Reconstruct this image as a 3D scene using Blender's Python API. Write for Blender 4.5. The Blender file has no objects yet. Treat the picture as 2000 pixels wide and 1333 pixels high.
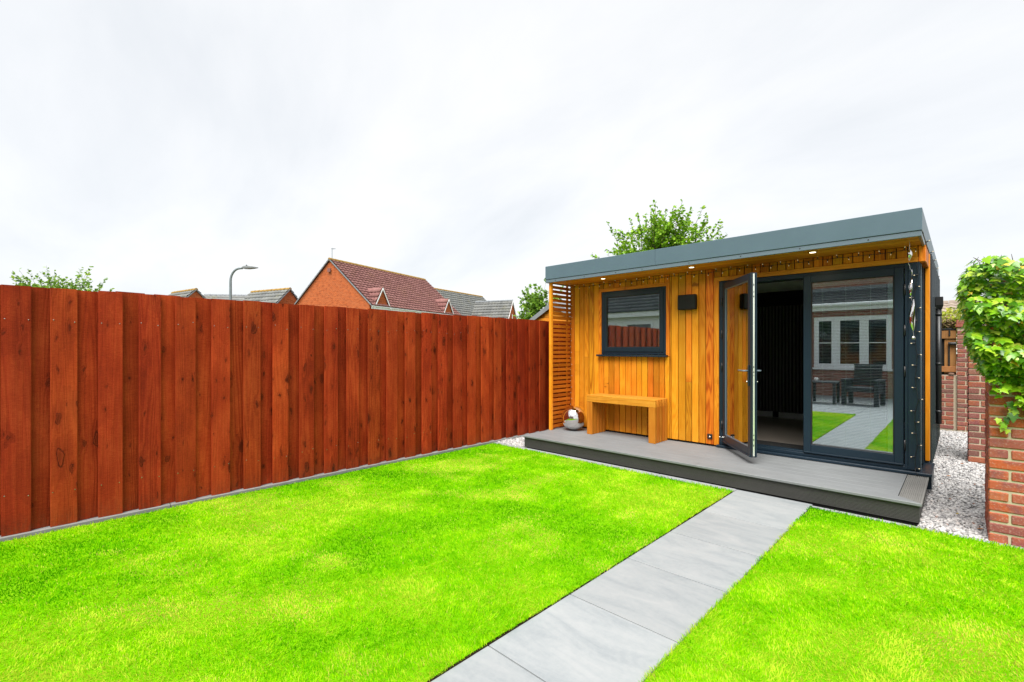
import bpy, math, random
import numpy as np
from mathutils import Vector, Matrix, noise as mnoise

random.seed(7)
RNG = np.random.default_rng(7)
R = math.radians
scene = bpy.context.scene
COL = scene.collection

# ------------------------------------------------------------------ camera
YAW = R(43.82)
CAMH = 1.38
cam_d = bpy.data.cameras.new('camera')
cam_d.sensor_width = 36.0
cam_d.lens = 915.0 / 2000.0 * 36.0
cam_d.shift_y = 15.5 / 2000.0
cam_d.clip_start = 0.05
cam_d.clip_end = 2000.0
cam = bpy.data.objects.new('camera', cam_d)
COL.objects.link(cam)
cam.location = (0, 0, CAMH)
cam.rotation_euler = (R(90), 0, YAW)
scene.camera = cam

# ------------------------------------------------------------------ world / sun / exposure
SUN_EL, SUN_DIR = R(57), Vector((0.40, -0.91, 0)).normalized()   # towards the sun
CLOUD = 0.250
world = bpy.data.worlds.new('World')
scene.world = world
world.use_nodes = True
wt = world.node_tree
wt.nodes.clear()
def wn(t, **k):
    n = wt.nodes.new(t)
    for a, b in k.items():
        setattr(n, a, b)
    return n
w_out = wn('ShaderNodeOutputWorld')
w_sky = wn('ShaderNodeTexSky', sky_type='NISHITA', sun_disc=False)
w_sky.sun_elevation = SUN_EL
w_sky.sun_rotation = math.atan2(SUN_DIR.x, SUN_DIR.y)
w_bg1 = wn('ShaderNodeBackground')
w_bg1.inputs[1].default_value = 0.06
wt.links.new(w_sky.outputs[0], w_bg1.inputs[0])
w_tc = wn('ShaderNodeTexCoord')
w_sep = wn('ShaderNodeSeparateXYZ')
wt.links.new(w_tc.outputs['Generated'], w_sep.inputs[0])
def wmath(op, a, b):
    n = wn('ShaderNodeMath', operation=op)
    for i, v in enumerate((a, b)):
        if isinstance(v, (int, float)):
            n.inputs[i].default_value = v
        else:
            wt.links.new(v, n.inputs[i])
    return n.outputs[0]
zz = wmath('ADD', wmath('MAXIMUM', w_sep.outputs[2], 0.0), 0.40)
w_cmb = wn('ShaderNodeCombineXYZ')
wt.links.new(wmath('DIVIDE', w_sep.outputs[0], zz), w_cmb.inputs[0])
wt.links.new(wmath('DIVIDE', w_sep.outputs[1], zz), w_cmb.inputs[1])
w_map = wn('ShaderNodeMapping')
w_map.inputs['Rotation'].default_value = (0, 0, R(38))
w_map.inputs['Scale'].default_value = (0.75, 1.35, 1.0)
wt.links.new(w_cmb.outputs[0], w_map.inputs[0])
w_no = wn('ShaderNodeTexNoise')
w_no.inputs['Scale'].default_value = 1.7
w_no.inputs['Detail'].default_value = 8
w_no.inputs['Roughness'].default_value = 0.56
w_no.inputs['Distortion'].default_value = 0.25
wt.links.new(w_map.outputs[0], w_no.inputs['Vector'])
w_rp = wn('ShaderNodeValToRGB')
e = w_rp.color_ramp.elements
e[0].position, e[0].color = 0.30, (0.82, 0.845, 0.87, 1)
e[1].position, e[1].color = 0.64, (0.99, 0.99, 0.985, 1)
e2 = w_rp.color_ramp.elements.new(0.46)
e2.color = (0.90, 0.915, 0.93, 1)
wt.links.new(w_no.outputs[0], w_rp.inputs[0])
w_bg2 = wn('ShaderNodeBackground')
w_bg2.inputs[1].default_value = CLOUD
wt.links.new(w_rp.outputs[0], w_bg2.inputs[0])
w_mx = wn('ShaderNodeMixShader')
w_mx.inputs[0].default_value = 0.93
wt.links.new(w_bg1.outputs[0], w_mx.inputs[1])
wt.links.new(w_bg2.outputs[0], w_mx.inputs[2])
wt.links.new(w_mx.outputs[0], w_out.inputs[0])

sun_d = bpy.data.lights.new('sun', 'SUN')
sun_d.energy = 1.5
sun_d.angle = R(42)
sun_d.color = (1.0, 0.97, 0.92)
sun = bpy.data.objects.new('sun', sun_d)
COL.objects.link(sun)
sdir = Vector((SUN_DIR.x * math.cos(SUN_EL), SUN_DIR.y * math.cos(SUN_EL), math.sin(SUN_EL)))
sun.rotation_euler = sdir.to_track_quat('Z', 'Y').to_euler()
sun.location = sdir * 30

scene.view_settings.view_transform = 'Standard'
scene.view_settings.look = 'None'
scene.view_settings.gamma = 1.0
scene.view_settings.exposure = 2.1
scene.view_settings.use_curve_mapping = False
scene.render.engine = 'CYCLES'
scene.cycles.transparent_max_bounces = 24
scene.cycles.max_bounces = 8
scene.cycles.use_denoising = True

# ------------------------------------------------------------------ node helper
class NT:
    def __init__(s, name):
        s.m = bpy.data.materials.new(name)
        s.m.use_nodes = True
        s.t = s.m.node_tree
        s.b = s.t.nodes['Principled BSDF']
        s.out = s.t.nodes['Material Output']
    def n(s, typ, **k):
        x = s.t.nodes.new(typ)
        for a, b in k.items():
            setattr(x, a, b)
        return x
    def lk(s, a, b):
        s.t.links.new(a, b)
    def setv(s, sock, v):
        if isinstance(v, bpy.types.NodeSocket):
            s.lk(v, sock)
        else:
            sock.default_value = v
    def math(s, op, a, b=0.0, c=None, clamp=False):
        x = s.n('ShaderNodeMath', operation=op, use_clamp=clamp)
        s.setv(x.inputs[0], a); s.setv(x.inputs[1], b)
        if c is not None:
            s.setv(x.inputs[2], c)
        return x.outputs[0]
    def vmath(s, op, a, b):
        x = s.n('ShaderNodeVectorMath', operation=op)
        s.setv(x.inputs[0], a); s.setv(x.inputs[1], b)
        return x.outputs[0]
    def mix(s, f, a, b, mode='MIX'):
        x = s.n('ShaderNodeMix', data_type='RGBA', blend_type=mode)
        s.setv(x.inputs['Factor'], f)
        s.setv(x.inputs['A'], c4(a)); s.setv(x.inputs['B'], c4(b))
        return x.outputs['Result']
    def noise(s, vec, scale, detail=3, rough=0.5, dist=0.0, dim='3D'):
        x = s.n('ShaderNodeTexNoise', noise_dimensions=dim)
        s.lk(vec, x.inputs['Vector'])
        x.inputs['Scale'].default_value = scale
        x.inputs['Detail'].default_value = detail
        x.inputs['Roughness'].default_value = rough
        x.inputs['Distortion'].default_value = dist
        return x.outputs[0]
    def scl(s, vec, sc):
        return s.vmath('MULTIPLY', vec, sc)
    def ramp(s, f, stops):
        x = s.n('ShaderNodeValToRGB')
        el = x.color_ramp.elements
        while len(el) < len(stops):
            el.new(0.5)
        for i, (p, c) in enumerate(stops):
            el[i].position = p; el[i].color = c4(c)
        s.lk(f, x.inputs[0])
        return x.outputs[0]
    def obj(s):
        return s.n('ShaderNodeTexCoord').outputs['Object']
    def rand(s):
        return s.n('ShaderNodeObjectInfo').outputs['Random']
    def bump(s, h, strength=0.3, dist=0.002):
        x = s.n('ShaderNodeBump')
        x.inputs['Strength'].default_value = strength
        x.inputs['Distance'].default_value = dist
        s.lk(h, x.inputs['Height'])
        s.lk(x.outputs[0], s.b.inputs['Normal'])
    def p(s, **k):
        for a, v in k.items():
            nm = {'color': 'Base Color', 'rough': 'Roughness', 'metal': 'Metallic', 'spec': 'Specular IOR Level',
                  'coat': 'Coat Weight', 'emit': 'Emission Color', 'emits': 'Emission Strength', 'coatr': 'Coat Roughness'}[a]
            s.setv(s.b.inputs[nm], c4(v) if nm in ('Base Color', 'Emission Color') else v)
        return s.m

def c4(c):
    if isinstance(c, (tuple, list)) and len(c) == 3:
        return (c[0], c[1], c[2], 1.0)
    return c

# ------------------------------------------------------------------ materials
def wood(name, dark, mid, light, axis='Z', knots=0.0, rough=0.55, var=0.25, ring=9.0, ringw=0.55, grime=0.0, bumps=0.35, hue=0.010, blotw=0.45, fibrew=0.42, speck=0.0, spec=0.3, splash=0.0):
    k = NT(name)
    co = k.obj()
    rnd = k.rand()
    off = k.n('ShaderNodeCombineXYZ')
    k.lk(k.math('MULTIPLY', rnd, 37.0), off.inputs[0])
    k.lk(k.math('MULTIPLY', rnd, 91.0), off.inputs[1])
    k.lk(k.math('MULTIPLY', rnd, 53.0), off.inputs[2])
    p = k.vmath('ADD', co, off.outputs[0])
    if axis == 'Z':
        s1, s2, s3 = (7.0, 7.0, 0.55), (260.0, 260.0, 5.0), (1, 1, 1)
    elif axis == 'X':
        s1, s2, s3 = (0.55, 7.0, 7.0), (5.0, 260.0, 260.0), (1, 1, 1)
    else:
        s1, s2, s3 = (7.0, 0.55, 7.0), (260.0, 5.0, 260.0), (1, 1, 1)
    base = k.noise(k.scl(p, s1), 1.0, 2.0, 0.45, 0.25)
    knotmask = None
    if knots > 0:
        sep = k.n('ShaderNodeSeparateXYZ'); k.lk(p, sep.inputs[0])
        vv = k.n('ShaderNodeCombineXYZ')
        a_sock = sep.outputs[1] if axis == 'Z' else sep.outputs[0]
        l_sock = sep.outputs[2] if axis == 'Z' else sep.outputs[1]
        k.lk(k.math('MULTIPLY', a_sock, 5.6), vv.inputs[0])
        k.lk(k.math('MULTIPLY', l_sock, 3.6), vv.inputs[1])
        wob = k.n('ShaderNodeTexNoise'); k.lk(p, wob.inputs['Vector'])
        wob.inputs['Scale'].default_value = 26.0; wob.inputs['Detail'].default_value = 3.0
        wv_ = k.scl(k.vmath('SUBTRACT', wob.outputs['Color'], (0.5, 0.5, 0.5)), (0.26, 0.20, 0.0))
        vv2 = k.vmath('ADD', vv.outputs[0], wv_)
        knotmask = knotbody = halom = None
        for (sc_, dens, smin, svar) in ((1.0, knots, 0.060, 0.10), (2.3, knots * 0.55, 0.050, 0.11)):
            vo = k.n('ShaderNodeTexVoronoi', voronoi_dimensions='2D', feature='F1')
            k.lk(vv2, vo.inputs['Vector'])
            vo.inputs['Scale'].default_value = sc_
            sepc = k.n('ShaderNodeSeparateColor'); k.lk(vo.outputs['Color'], sepc.inputs[0])
            sel = k.math('GREATER_THAN', sepc.outputs[0], 1.0 - dens)
            dist = vo.outputs['Distance']
            size = k.math('ADD', k.math('MULTIPLY', k.math('POWER', sepc.outputs[1], 2.0), svar), smin)
            kn = k.math('SUBTRACT', 1.0, k.math('DIVIDE', dist, size), clamp=True)
            halo = k.math('SUBTRACT', 1.0, k.math('DIVIDE', dist, k.math('MULTIPLY', size, 3.4)), clamp=True)
            rim = k.math('SUBTRACT', 1.0, k.math('MULTIPLY', k.math('ABSOLUTE', k.math('SUBTRACT', kn, 0.22)), 4.0), clamp=True)
            dk = k.math('MULTIPLY', k.math('MULTIPLY', kn, 1.6, clamp=True), k.math('ADD', 0.45, k.math('MULTIPLY', sepc.outputs[2], 0.55)))
            mask = k.math('MULTIPLY', k.math('MAXIMUM', rim, dk), sel)
            body = k.math('MULTIPLY', k.math('MULTIPLY', kn, 6.0, clamp=True), sel)
            hal = k.math('MULTIPLY', halo, sel)
            knotmask = mask if knotmask is None else k.math('MAXIMUM', knotmask, mask)
            knotbody = body if knotbody is None else k.math('MAXIMUM', knotbody, body)
            halom = hal if halom is None else k.math('MAXIMUM', halom, hal)
        base = k.math('ADD', base, k.math('MULTIPLY', halom, 0.07))
    ringv = k.math('SINE', k.math('MULTIPLY', base, ring * 6.283))
    ringv = k.math('ADD', k.math('MULTIPLY', ringv, 0.5), 0.5)
    ringv = k.math('POWER', ringv, 1.6)
    fibre = k.noise(k.scl(p, s2), 1.0, 2.0, 0.6)
    blot = k.noise(p, 3.2, 3.0, 0.55)
    pick = k.math('FRACT', k.math('MULTIPLY', rnd, 7.77))          # some boards are flat-sawn, most are straight-grained
    pick = k.math('ADD', 0.18, k.math('MULTIPLY', k.math('POWER', pick, 2.2), 0.9))
    f = k.math('ADD', k.math('MULTIPLY', k.math('MULTIPLY', ringv, pick), ringw), k.math('MULTIPLY', fibre, fibrew))
    f = k.math('ADD', f, k.math('MULTIPLY', k.math('SUBTRACT', blot, 0.5), blotw))
    f = k.math('ADD', f, 0.12)
    if speck > 0:
        sp_ = k.noise(k.scl(p, (330, 330, 330) if axis == 'Z' else (330, 330, 330)), 1.0, 2.0, 0.7)
        saw = k.noise(k.scl(p, (30, 30, 420)), 1.0, 2.0, 0.6)
        f = k.math('ADD', f, k.math('MULTIPLY', k.math('SUBTRACT', sp_, 0.5), speck))
        f = k.math('ADD', f, k.math('MULTIPLY', k.math('SUBTRACT', saw, 0.5), speck * 0.8))
    c = k.ramp(f, [(0.05, light), (0.42, mid), (0.95, dark)])
    rn2 = k.math('FRACT', k.math('MULTIPLY', rnd, 17.31))
    br = k.math('ADD', 1.0 - var * 0.5, k.math('MULTIPLY', rnd, var))
    hs = k.n('ShaderNodeHueSaturation')
    k.lk(c, hs.inputs['Color']); k.lk(br, hs.inputs['Value'])
    k.lk(k.math('ADD', 0.5 - hue * 0.5, k.math('MULTIPLY', rn2, hue)), hs.inputs['Hue'])
    c = hs.outputs[0]
    if knotmask is not None:
        c = k.mix(k.math('MULTIPLY', k.math('POWER', halom, 1.3), 0.60), c, dark)
        c = k.mix(k.math('MULTIPLY', knotbody, 0.30), c, light)
        c = k.mix(k.math('MULTIPLY', knotmask, 0.92), c, tuple(x * 0.27 for x in dark))
    if grime > 0:
        g = k.noise(k.scl(p, (11, 11, 1.1)), 1.0, 4.0, 0.6)
        c = k.mix(k.math('MULTIPLY', k.math('SUBTRACT', g, 0.52, clamp=True), grime * 4.0, clamp=True), c, tuple(x * 0.5 for x in dark))
    if splash > 0:      # dried soil splashed up the foot of the board
        sz = k.n('ShaderNodeSeparateXYZ'); k.lk(co, sz.inputs[0])
        low = k.math('MULTIPLY', k.math('SUBTRACT', -0.415, sz.outputs[2], clamp=True), 11.0, clamp=True)
        sn = k.noise(k.scl(p, (60, 60, 40)), 1.0, 4.0, 0.7)
        c = k.mix(k.math('MULTIPLY', k.math('MULTIPLY', low, k.math('MULTIPLY', k.math('SUBTRACT', sn, 0.36, clamp=True), 3.0, clamp=True)), splash), c, (0.085, 0.045, 0.022))
    k.p(color=c, rough=rough, spec=spec)
    h = k.math('ADD', k.math('MULTIPLY', fibre, 0.7), k.math('MULTIPLY', ringv, -0.4))
    if knotmask is not None:
        h = k.math('ADD', k.math('SUBTRACT', h, k.math('MULTIPLY', knotmask, 1.4)), k.math('MULTIPLY', knotbody, 1.1))
    k.bump(h, bumps, 0.0025)
    return k.m

M = {}
cd, cm_, cl = (0.38, 0.092, 0.005), (0.60, 0.196, 0.0095), (0.71, 0.29, 0.026)
M['cedar'] = wood('cedar_cladding', cd, cm_, cl, 'Z', 0.05, 0.45, 0.56, 17.0, 0.62, hue=0.024, blotw=0.55, fibrew=0.36, spec=0.2)
M['cedar_x'] = wood('cedar_trim', cd, cm_, cl, 'X', 0.04, 0.45, 0.3, 8.0, 0.5)
M['cedar_y'] = wood('shaded_cedar_slat', (0.24, 0.050, 0.004), (0.40, 0.105, 0.007), (0.50, 0.165, 0.016), 'Y', 0.04, 0.5, 0.35, 12.0, 0.4, spec=0.15)  # cedar darkened: redder wood, plus shade under the roof put into the colour
M['bench_x'] = wood('bench_timber_long', (0.33, 0.10, 0.008), (0.53, 0.195, 0.017), (0.68, 0.32, 0.05), 'X', 0.03, 0.5, 0.2, 14.0, 0.4, 0.15, spec=0.2)
M['bench_z'] = wood('bench_timber_upright', (0.28, 0.075, 0.006), (0.45, 0.15, 0.012), (0.56, 0.23, 0.03), 'Z', 0.03, 0.5, 0.25, 14.0, 0.4, 0.2, spec=0.2)
M['fence'] = wood('fence_stain', (0.150, 0.0145, 0.0034), (0.335, 0.036, 0.0078), (0.46, 0.068, 0.016), 'Z', 0.62, 0.7, 0.34, 15.0, 0.34, 0.26, 1.0, hue=0.005, blotw=1.25, fibrew=0.40, speck=0.85, spec=0.10, splash=0.55)
M['gate'] = wood('gate_timber', (0.15, 0.06, 0.02), (0.27, 0.115, 0.035), (0.38, 0.18, 0.06), 'Z', 0.1, 0.6, 0.3, 8.0, 0.4, 0.3)

def plain(name, col, rough=0.5, metal=0.0, spec=0.5, nscale=6.0, namp=0.12, bump=0.0, bscale=300.0):
    k = NT(name)
    co = k.obj()
    n = k.noise(co, nscale, 4.0, 0.6)
    v = k.math('ADD', 1.0 - namp, k.math('MULTIPLY', n, 2 * namp))
    hs = k.n('ShaderNodeHueSaturation'); hs.inputs['Color'].default_value = c4(col)
    k.lk(v, hs.inputs['Value'])
    k.p(color=hs.outputs[0], metal=metal, spec=spec)
    r = k.math('ADD', rough - 0.06, k.math('MULTIPLY', n, 0.12))
    k.p(rough=r)
    if bump > 0:
        k.bump(k.noise(co, bscale, 2.0), bump, 0.001)
    return k.m

M['fascia'] = plain('grey_metal_fascia', (0.080, 0.127, 0.160), 0.42, 0.0, 0.5, 3.0, 0.10)
M['fascia_trim'] = plain('grey_metal_trim', (0.115, 0.155, 0.19), 0.36, 0.0, 0.5, 3.0, 0.08)
M['anthracite'] = plain('anthracite_frame', (0.009, 0.022, 0.036), 0.38, 0.0, 0.35, 5.0, 0.08)
M['anth_side'] = plain('anthracite_side_cladding', (0.022, 0.031, 0.038), 0.17, 0.0, 0.7, 4.0, 0.1)
M['black'] = plain('black_plastic', (0.012, 0.013, 0.014), 0.38, 0.0, 0.5)
M['rubber'] = plain('black_rubber', (0.008, 0.008, 0.009), 0.7)
M['lightbox'] = plain('dark_grey_lamp_body', (0.010, 0.012, 0.013), 0.55, 0.0, 0.25, 8.0, 0.05, 0.2, 900.0)
M['steel'] = plain('satin_steel', (0.62, 0.62, 0.60), 0.25, 1.0)
M['chrome'] = plain('mirror_steel', (0.80, 0.77, 0.75), 0.03, 1.0, 0.5, 2.0, 0.02)
M['chrome'].node_tree.nodes['Principled BSDF'].inputs['Roughness'].links and None
M['lockstrip'] = plain('bright_lock_strip', (0.82, 0.84, 0.76), 0.22, 0.6)
M['white'] = plain('white_upvc', (0.85, 0.86, 0.87), 0.35, 0.0, 0.5, 3.0, 0.03)
M['slatblind'] = plain('pale_blind_slat', (0.72, 0.74, 0.73), 0.5)
M['cord'] = plain('pale_blind_cord', (0.72, 0.74, 0.66), 0.6)
M['concrete'] = plain('pale_concrete_edging', (0.30, 0.31, 0.32), 0.8, 0, 0.3, 14.0, 0.2, 0.4, 120.0)
M['gravelboard'] = plain('concrete_gravel_board', (0.24, 0.24, 0.235), 0.85, 0, 0.3, 10.0, 0.25, 0.4, 120.0)
M['deck'] = None
def deckmat(name, col, axis):
    k = NT(name)
    co = k.obj()
    rnd = k.rand()
    off = k.n('ShaderNodeCombineXYZ'); k.lk(k.math('MULTIPLY', rnd, 41.0), off.inputs[0]); k.lk(k.math('MULTIPLY', rnd, 23.0), off.inputs[1])
    p = k.vmath('ADD', co, off.outputs[0])
    s = (2.0, 90.0, 90.0) if axis == 'X' else (90.0, 2.0, 90.0)
    st = k.noise(k.scl(p, s), 1.0, 3.0, 0.6)
    bl = k.noise(p, 2.5, 4.0, 0.6)
    f = k.math('ADD', k.math('MULTIPLY', st, 0.5), k.math('MULTIPLY', bl, 0.5))
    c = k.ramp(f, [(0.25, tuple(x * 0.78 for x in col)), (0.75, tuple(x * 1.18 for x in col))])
    k.p(color=c, rough=0.62, spec=0.3)
    k.bump(st, 0.25, 0.0015)
    return k.m
M['deck'] = deckmat('composite_deck_board', (0.196, 0.206, 0.212), 'X')
M['deck_y'] = deckmat('composite_deck_end_board', (0.195, 0.193, 0.183), 'Y')
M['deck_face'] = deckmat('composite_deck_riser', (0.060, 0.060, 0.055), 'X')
M['deck_dark'] = plain('deck_substructure', (0.02, 0.02, 0.02), 0.9)

def slabmat():
    k = NT('porcelain_paving')
    co = k.obj(); rnd = k.rand()
    off = k.n('ShaderNodeCombineXYZ'); k.lk(k.math('MULTIPLY', rnd, 71.0), off.inputs[0]); k.lk(k.math('MULTIPLY', rnd, 29.0), off.inputs[2])
    p = k.vmath('ADD', co, off.outputs[0])
    rot = k.n('ShaderNodeMapping'); rot.inputs['Rotation'].default_value = (0, 0, R(28)); rot.inputs['Scale'].default_value = (1.0, 3.2, 1.0)
    k.lk(p, rot.inputs[0])
    v1 = k.noise(rot.outputs[0], 2.4, 5.0, 0.62, 0.8)
    v2 = k.noise(p, 38.0, 4.0, 0.65)
    f = k.math('ADD', k.math('MULTIPLY', v1, 0.72), k.math('MULTIPLY', v2, 0.28))
    c = k.ramp(f, [(0.28, (0.215, 0.238, 0.252)), (0.50, (0.283, 0.302, 0.310)), (0.72, (0.335, 0.345, 0.348))])
    hs = k.n('ShaderNodeHueSaturation'); k.lk(c, hs.inputs['Color']); k.lk(k.math('ADD', 0.95, k.math('MULTIPLY', rnd, 0.1)), hs.inputs['Value'])
    k.p(color=hs.outputs[0], rough=k.math('ADD', 0.48, k.math('MULTIPLY', v2, 0.2)), spec=0.35)
    k.bump(k.math('ADD', v2, k.math('MULTIPLY', v1, 0.6)), 0.2, 0.0015)
    return k.m
M['slab'] = slabmat()
M['joint'] = plain('sandy_joint_mortar', (0.105, 0.075, 0.055), 0.9, 0, 0.2, 30.0, 0.25)
M['soil'] = plain('dark_soil', (0.055, 0.040, 0.022), 0.95, 0, 0.1, 25.0, 0.4, 0.6, 80.0)

def brickpiece(name, stops):
    k = NT(name)
    co = k.obj(); rnd = k.rand()
    off = k.n('ShaderNodeCombineXYZ'); k.lk(k.math('MULTIPLY', rnd, 61.0), off.inputs[0]); k.lk(k.math('MULTIPLY', rnd, 19.0), off.inputs[2])
    p = k.vmath('ADD', co, off.outputs[0])
    c = k.ramp(rnd, stops)
    n1 = k.noise(p, 9.0, 3.0, 0.6)
    n2 = k.noise(p, 75.0, 4.0, 0.7)
    c = k.mix(k.math('MULTIPLY', k.math('SUBTRACT', n1, 0.46, clamp=True), 5.0, clamp=True), c, (0.235, 0.075, 0.070))
    c = k.mix(k.math('MULTIPLY', k.math('SUBTRACT', n2, 0.52, clamp=True), 2.6, clamp=True), c, (0.50, 0.36, 0.30))
    c = k.mix(k.math('MULTIPLY', k.math('SUBTRACT', 0.40, n2, clamp=True), 3.0, clamp=True), c, (0.14, 0.055, 0.04))
    k.p(color=c, rough=0.85, spec=0.2)
    k.bump(n2, 0.7, 0.004)
    return k.m
M['brick'] = brickpiece('red_garden_brick', [(0.0, (0.36, 0.075, 0.035)), (0.3, (0.44, 0.095, 0.032)), (0.55, (0.35, 0.10, 0.065)), (0.8, (0.25, 0.070, 0.058)), (1.0, (0.47, 0.13, 0.05))])
M['brick_old'] = brickpiece('weathered_brick', [(0.0, (0.26, 0.075, 0.045)), (0.3, (0.32, 0.10, 0.05)), (0.6, (0.22, 0.085, 0.065)), (0.85, (0.16, 0.075, 0.06)), (1.0, (0.30, 0.13, 0.08))])
M['mortar'] = plain('lime_mortar', (0.47, 0.40, 0.29), 0.95, 0, 0.1, 40.0, 0.25, 0.8, 160.0)

def brickwall(name, c1, c2, mort, scale=1.0):
    k = NT(name)
    geo = k.n('ShaderNodeTexCoord')
    sep = k.n('ShaderNodeSeparateXYZ'); k.lk(geo.outputs['Object'], sep.inputs[0])
    cmb = k.n('ShaderNodeCombineXYZ')
    k.lk(k.math('ADD', sep.outputs[0], sep.outputs[1]), cmb.inputs[0]); k.lk(sep.outputs[2], cmb.inputs[1])
    b = k.n('ShaderNodeTexBrick')
    k.lk(cmb.outputs[0], b.inputs['Vector'])
    b.inputs['Color1'].default_value = c4(c1); b.inputs['Color2'].default_value = c4(c2); b.inputs['Mortar'].default_value = c4(mort)
    b.inputs['Scale'].default_value = scale
    b.inputs['Mortar Size'].default_value = 0.009; b.inputs['Brick Width'].default_value = 0.225; b.inputs['Row Height'].default_value = 0.075
    n = k.noise(geo.outputs['Object'], 2.0, 4.0)
    cv = k.n('ShaderNodeCombineXYZ')
    k.lk(k.math('MULTIPLY', k.math('ADD', sep.outputs[0], sep.outputs[1]), 3.1), cv.inputs[0]); k.lk(k.math('MULTIPLY', sep.outputs[2], 10.0), cv.inputs[1])
    n3 = k.noise(cv.outputs[0], 1.0, 2.0, 0.7)
    c = k.mix(k.math('MULTIPLY', n, 0.35), b.outputs[0], tuple(x * 0.7 for x in c1))
    c = k.mix(k.math('MULTIPLY', k.math('SUBTRACT', n3, 0.5, clamp=True), 3.2, clamp=True), c, tuple(x * 0.45 for x in c2))
    c = k.mix(k.math('MULTIPLY', k.math('SUBTRACT', 0.44, n3, clamp=True), 3.0, clamp=True), c, tuple(min(0.6, x * 1.5) for x in c1))
    k.p(color=c, rough=0.88, spec=0.2)
    k.bump(b.outputs['Fac'], -0.4, 0.006)
    return k.m
M['brick_far'] = brickwall('orange_house_brick', (0.47, 0.098, 0.022), (0.39, 0.078, 0.020), (0.42, 0.20, 0.10))
M['brick_house'] = brickwall('red_house_brick', (0.33, 0.12, 0.085), (0.26, 0.10, 0.075), (0.42, 0.36, 0.30))
M['render_white'] = plain('white_render', (0.9, 0.9, 0.9), 0.8, 0, 0.2, 2.0, 0.05)

def tilemat(name, cols, moss=None):
    k = NT(name)
    co = k.obj()
    at = k.n('ShaderNodeAttribute', attribute_name='tint')
    n = k.noise(co, 1.3, 5.0, 0.65)
    n2 = k.noise(co, 22.0, 3.0, 0.6)
    f = k.math('ADD', 0.18, k.math('ADD', k.math('MULTIPLY', at.outputs['Fac'], 0.30), k.math('MULTIPLY', n2, 0.34)))
    c = k.ramp(f, [(0.15, cols[0]), (0.5, cols[1]), (0.9, cols[2])])
    if moss:
        c = k.mix(k.math('MULTIPLY', k.math('SUBTRACT', n, 0.52, clamp=True), 3.0, clamp=True), c, moss)
    k.p(color=c, rough=0.8, spec=0.25)
    k.bump(n2, 0.4, 0.01)
    return k.m
M['tile_red'] = tilemat('plum_roof_tile', [(0.15, 0.062, 0.055), (0.25, 0.115, 0.105), (0.35, 0.18, 0.165)], (0.24, 0.12, 0.08))
M['tile_grey'] = tilemat('grey_roof_tile', [(0.12, 0.125, 0.125), (0.19, 0.195, 0.19), (0.27, 0.275, 0.26)], (0.22, 0.21, 0.13))
M['tile_dark'] = tilemat('dark_slate_tile', [(0.04, 0.042, 0.045), (0.065, 0.068, 0.072), (0.10, 0.10, 0.10)], None)
M['tile_brown'] = tilemat('buff_roof_tile', [(0.22, 0.17, 0.14), (0.32, 0.26, 0.21), (0.42, 0.36, 0.30)], None)
M['ridge_moss'] = plain('mossy_ridge_tile', (0.34, 0.21, 0.06), 0.9, 0, 0.2, 4.0, 0.4)
M['ridge_red'] = plain('red_ridge_tile', (0.26, 0.10, 0.06), 0.9, 0, 0.2, 4.0, 0.3)
M['lead'] = plain('lead_flashing', (0.20, 0.215, 0.23), 0.6, 0, 0.4, 5.0, 0.3)
M['galv'] = plain('galvanised_pole', (0.20, 0.23, 0.245), 0.5, 0.3, 0.5, 6.0, 0.15)
M['lamp_grey'] = plain('lamp_head_grey', (0.14, 0.15, 0.15), 0.5)
M['bark'] = plain('tree_bark', (0.09, 0.065, 0.045), 0.9, 0, 0.2, 14.0, 0.35, 0.8, 60.0)
M['core_dark'] = plain('shaded_ivy_core', (0.02, 0.028, 0.012), 0.95, 0, 0.1, 25.0, 0.4, 0.8, 60.0)
M['rattan'] = plain('dark_grey_rattan', (0.035, 0.042, 0.050), 0.6, 0, 0.4, 60.0, 0.3, 0.8, 220.0)
M['ceramic'] = plain('white_ceramic', (0.75, 0.75, 0.74), 0.25)
M['panel_black'] = plain('black_acoustic_panel', (0.10, 0.10, 0.09), 0.75, 0, 0.3)
M['panel_gap'] = plain('black_felt', (0.004, 0.004, 0.004), 0.95)
M['plaster'] = plain('pale_plaster', (0.84, 0.85, 0.78), 0.85, 0, 0.2)
M['skirting'] = plain('grey_skirting', (0.55, 0.56, 0.56), 0.5)
M['laminate'] = wood('grey_laminate', (0.14, 0.12, 0.10), (0.20, 0.175, 0.15), (0.26, 0.235, 0.21), 'X', 0.0, 0.45, 0.2, 6.0, 0.4)
M['mat'] = plain('dark_doormat', (0.03, 0.03, 0.03), 0.95, 0, 0.1, 120.0, 0.4)
M['ground'] = plain('rough_ground', (0.10, 0.13, 0.05), 0.95, 0, 0.1, 0.6, 0.3)
M['stone'] = plain('pebble_brown', (0.16, 0.09, 0.06), 0.7)
M['thatch'] = plain('dry_moss_thatch', (0.17, 0.12, 0.06), 0.95, 0, 0.1, 30.0, 0.5, 1.0, 60.0)

def emat(name, col, s):
    k = NT(name)
    return k.p(color=(0.8, 0.7, 0.5), emit=col, emits=s)
M['bulb'] = emat('warm_bulb', (1.0, 0.72, 0.42), 0.11)
M['downlight'] = emat('lit_downlight_lens', (1.0, 0.84, 0.58), 1.2)

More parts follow.
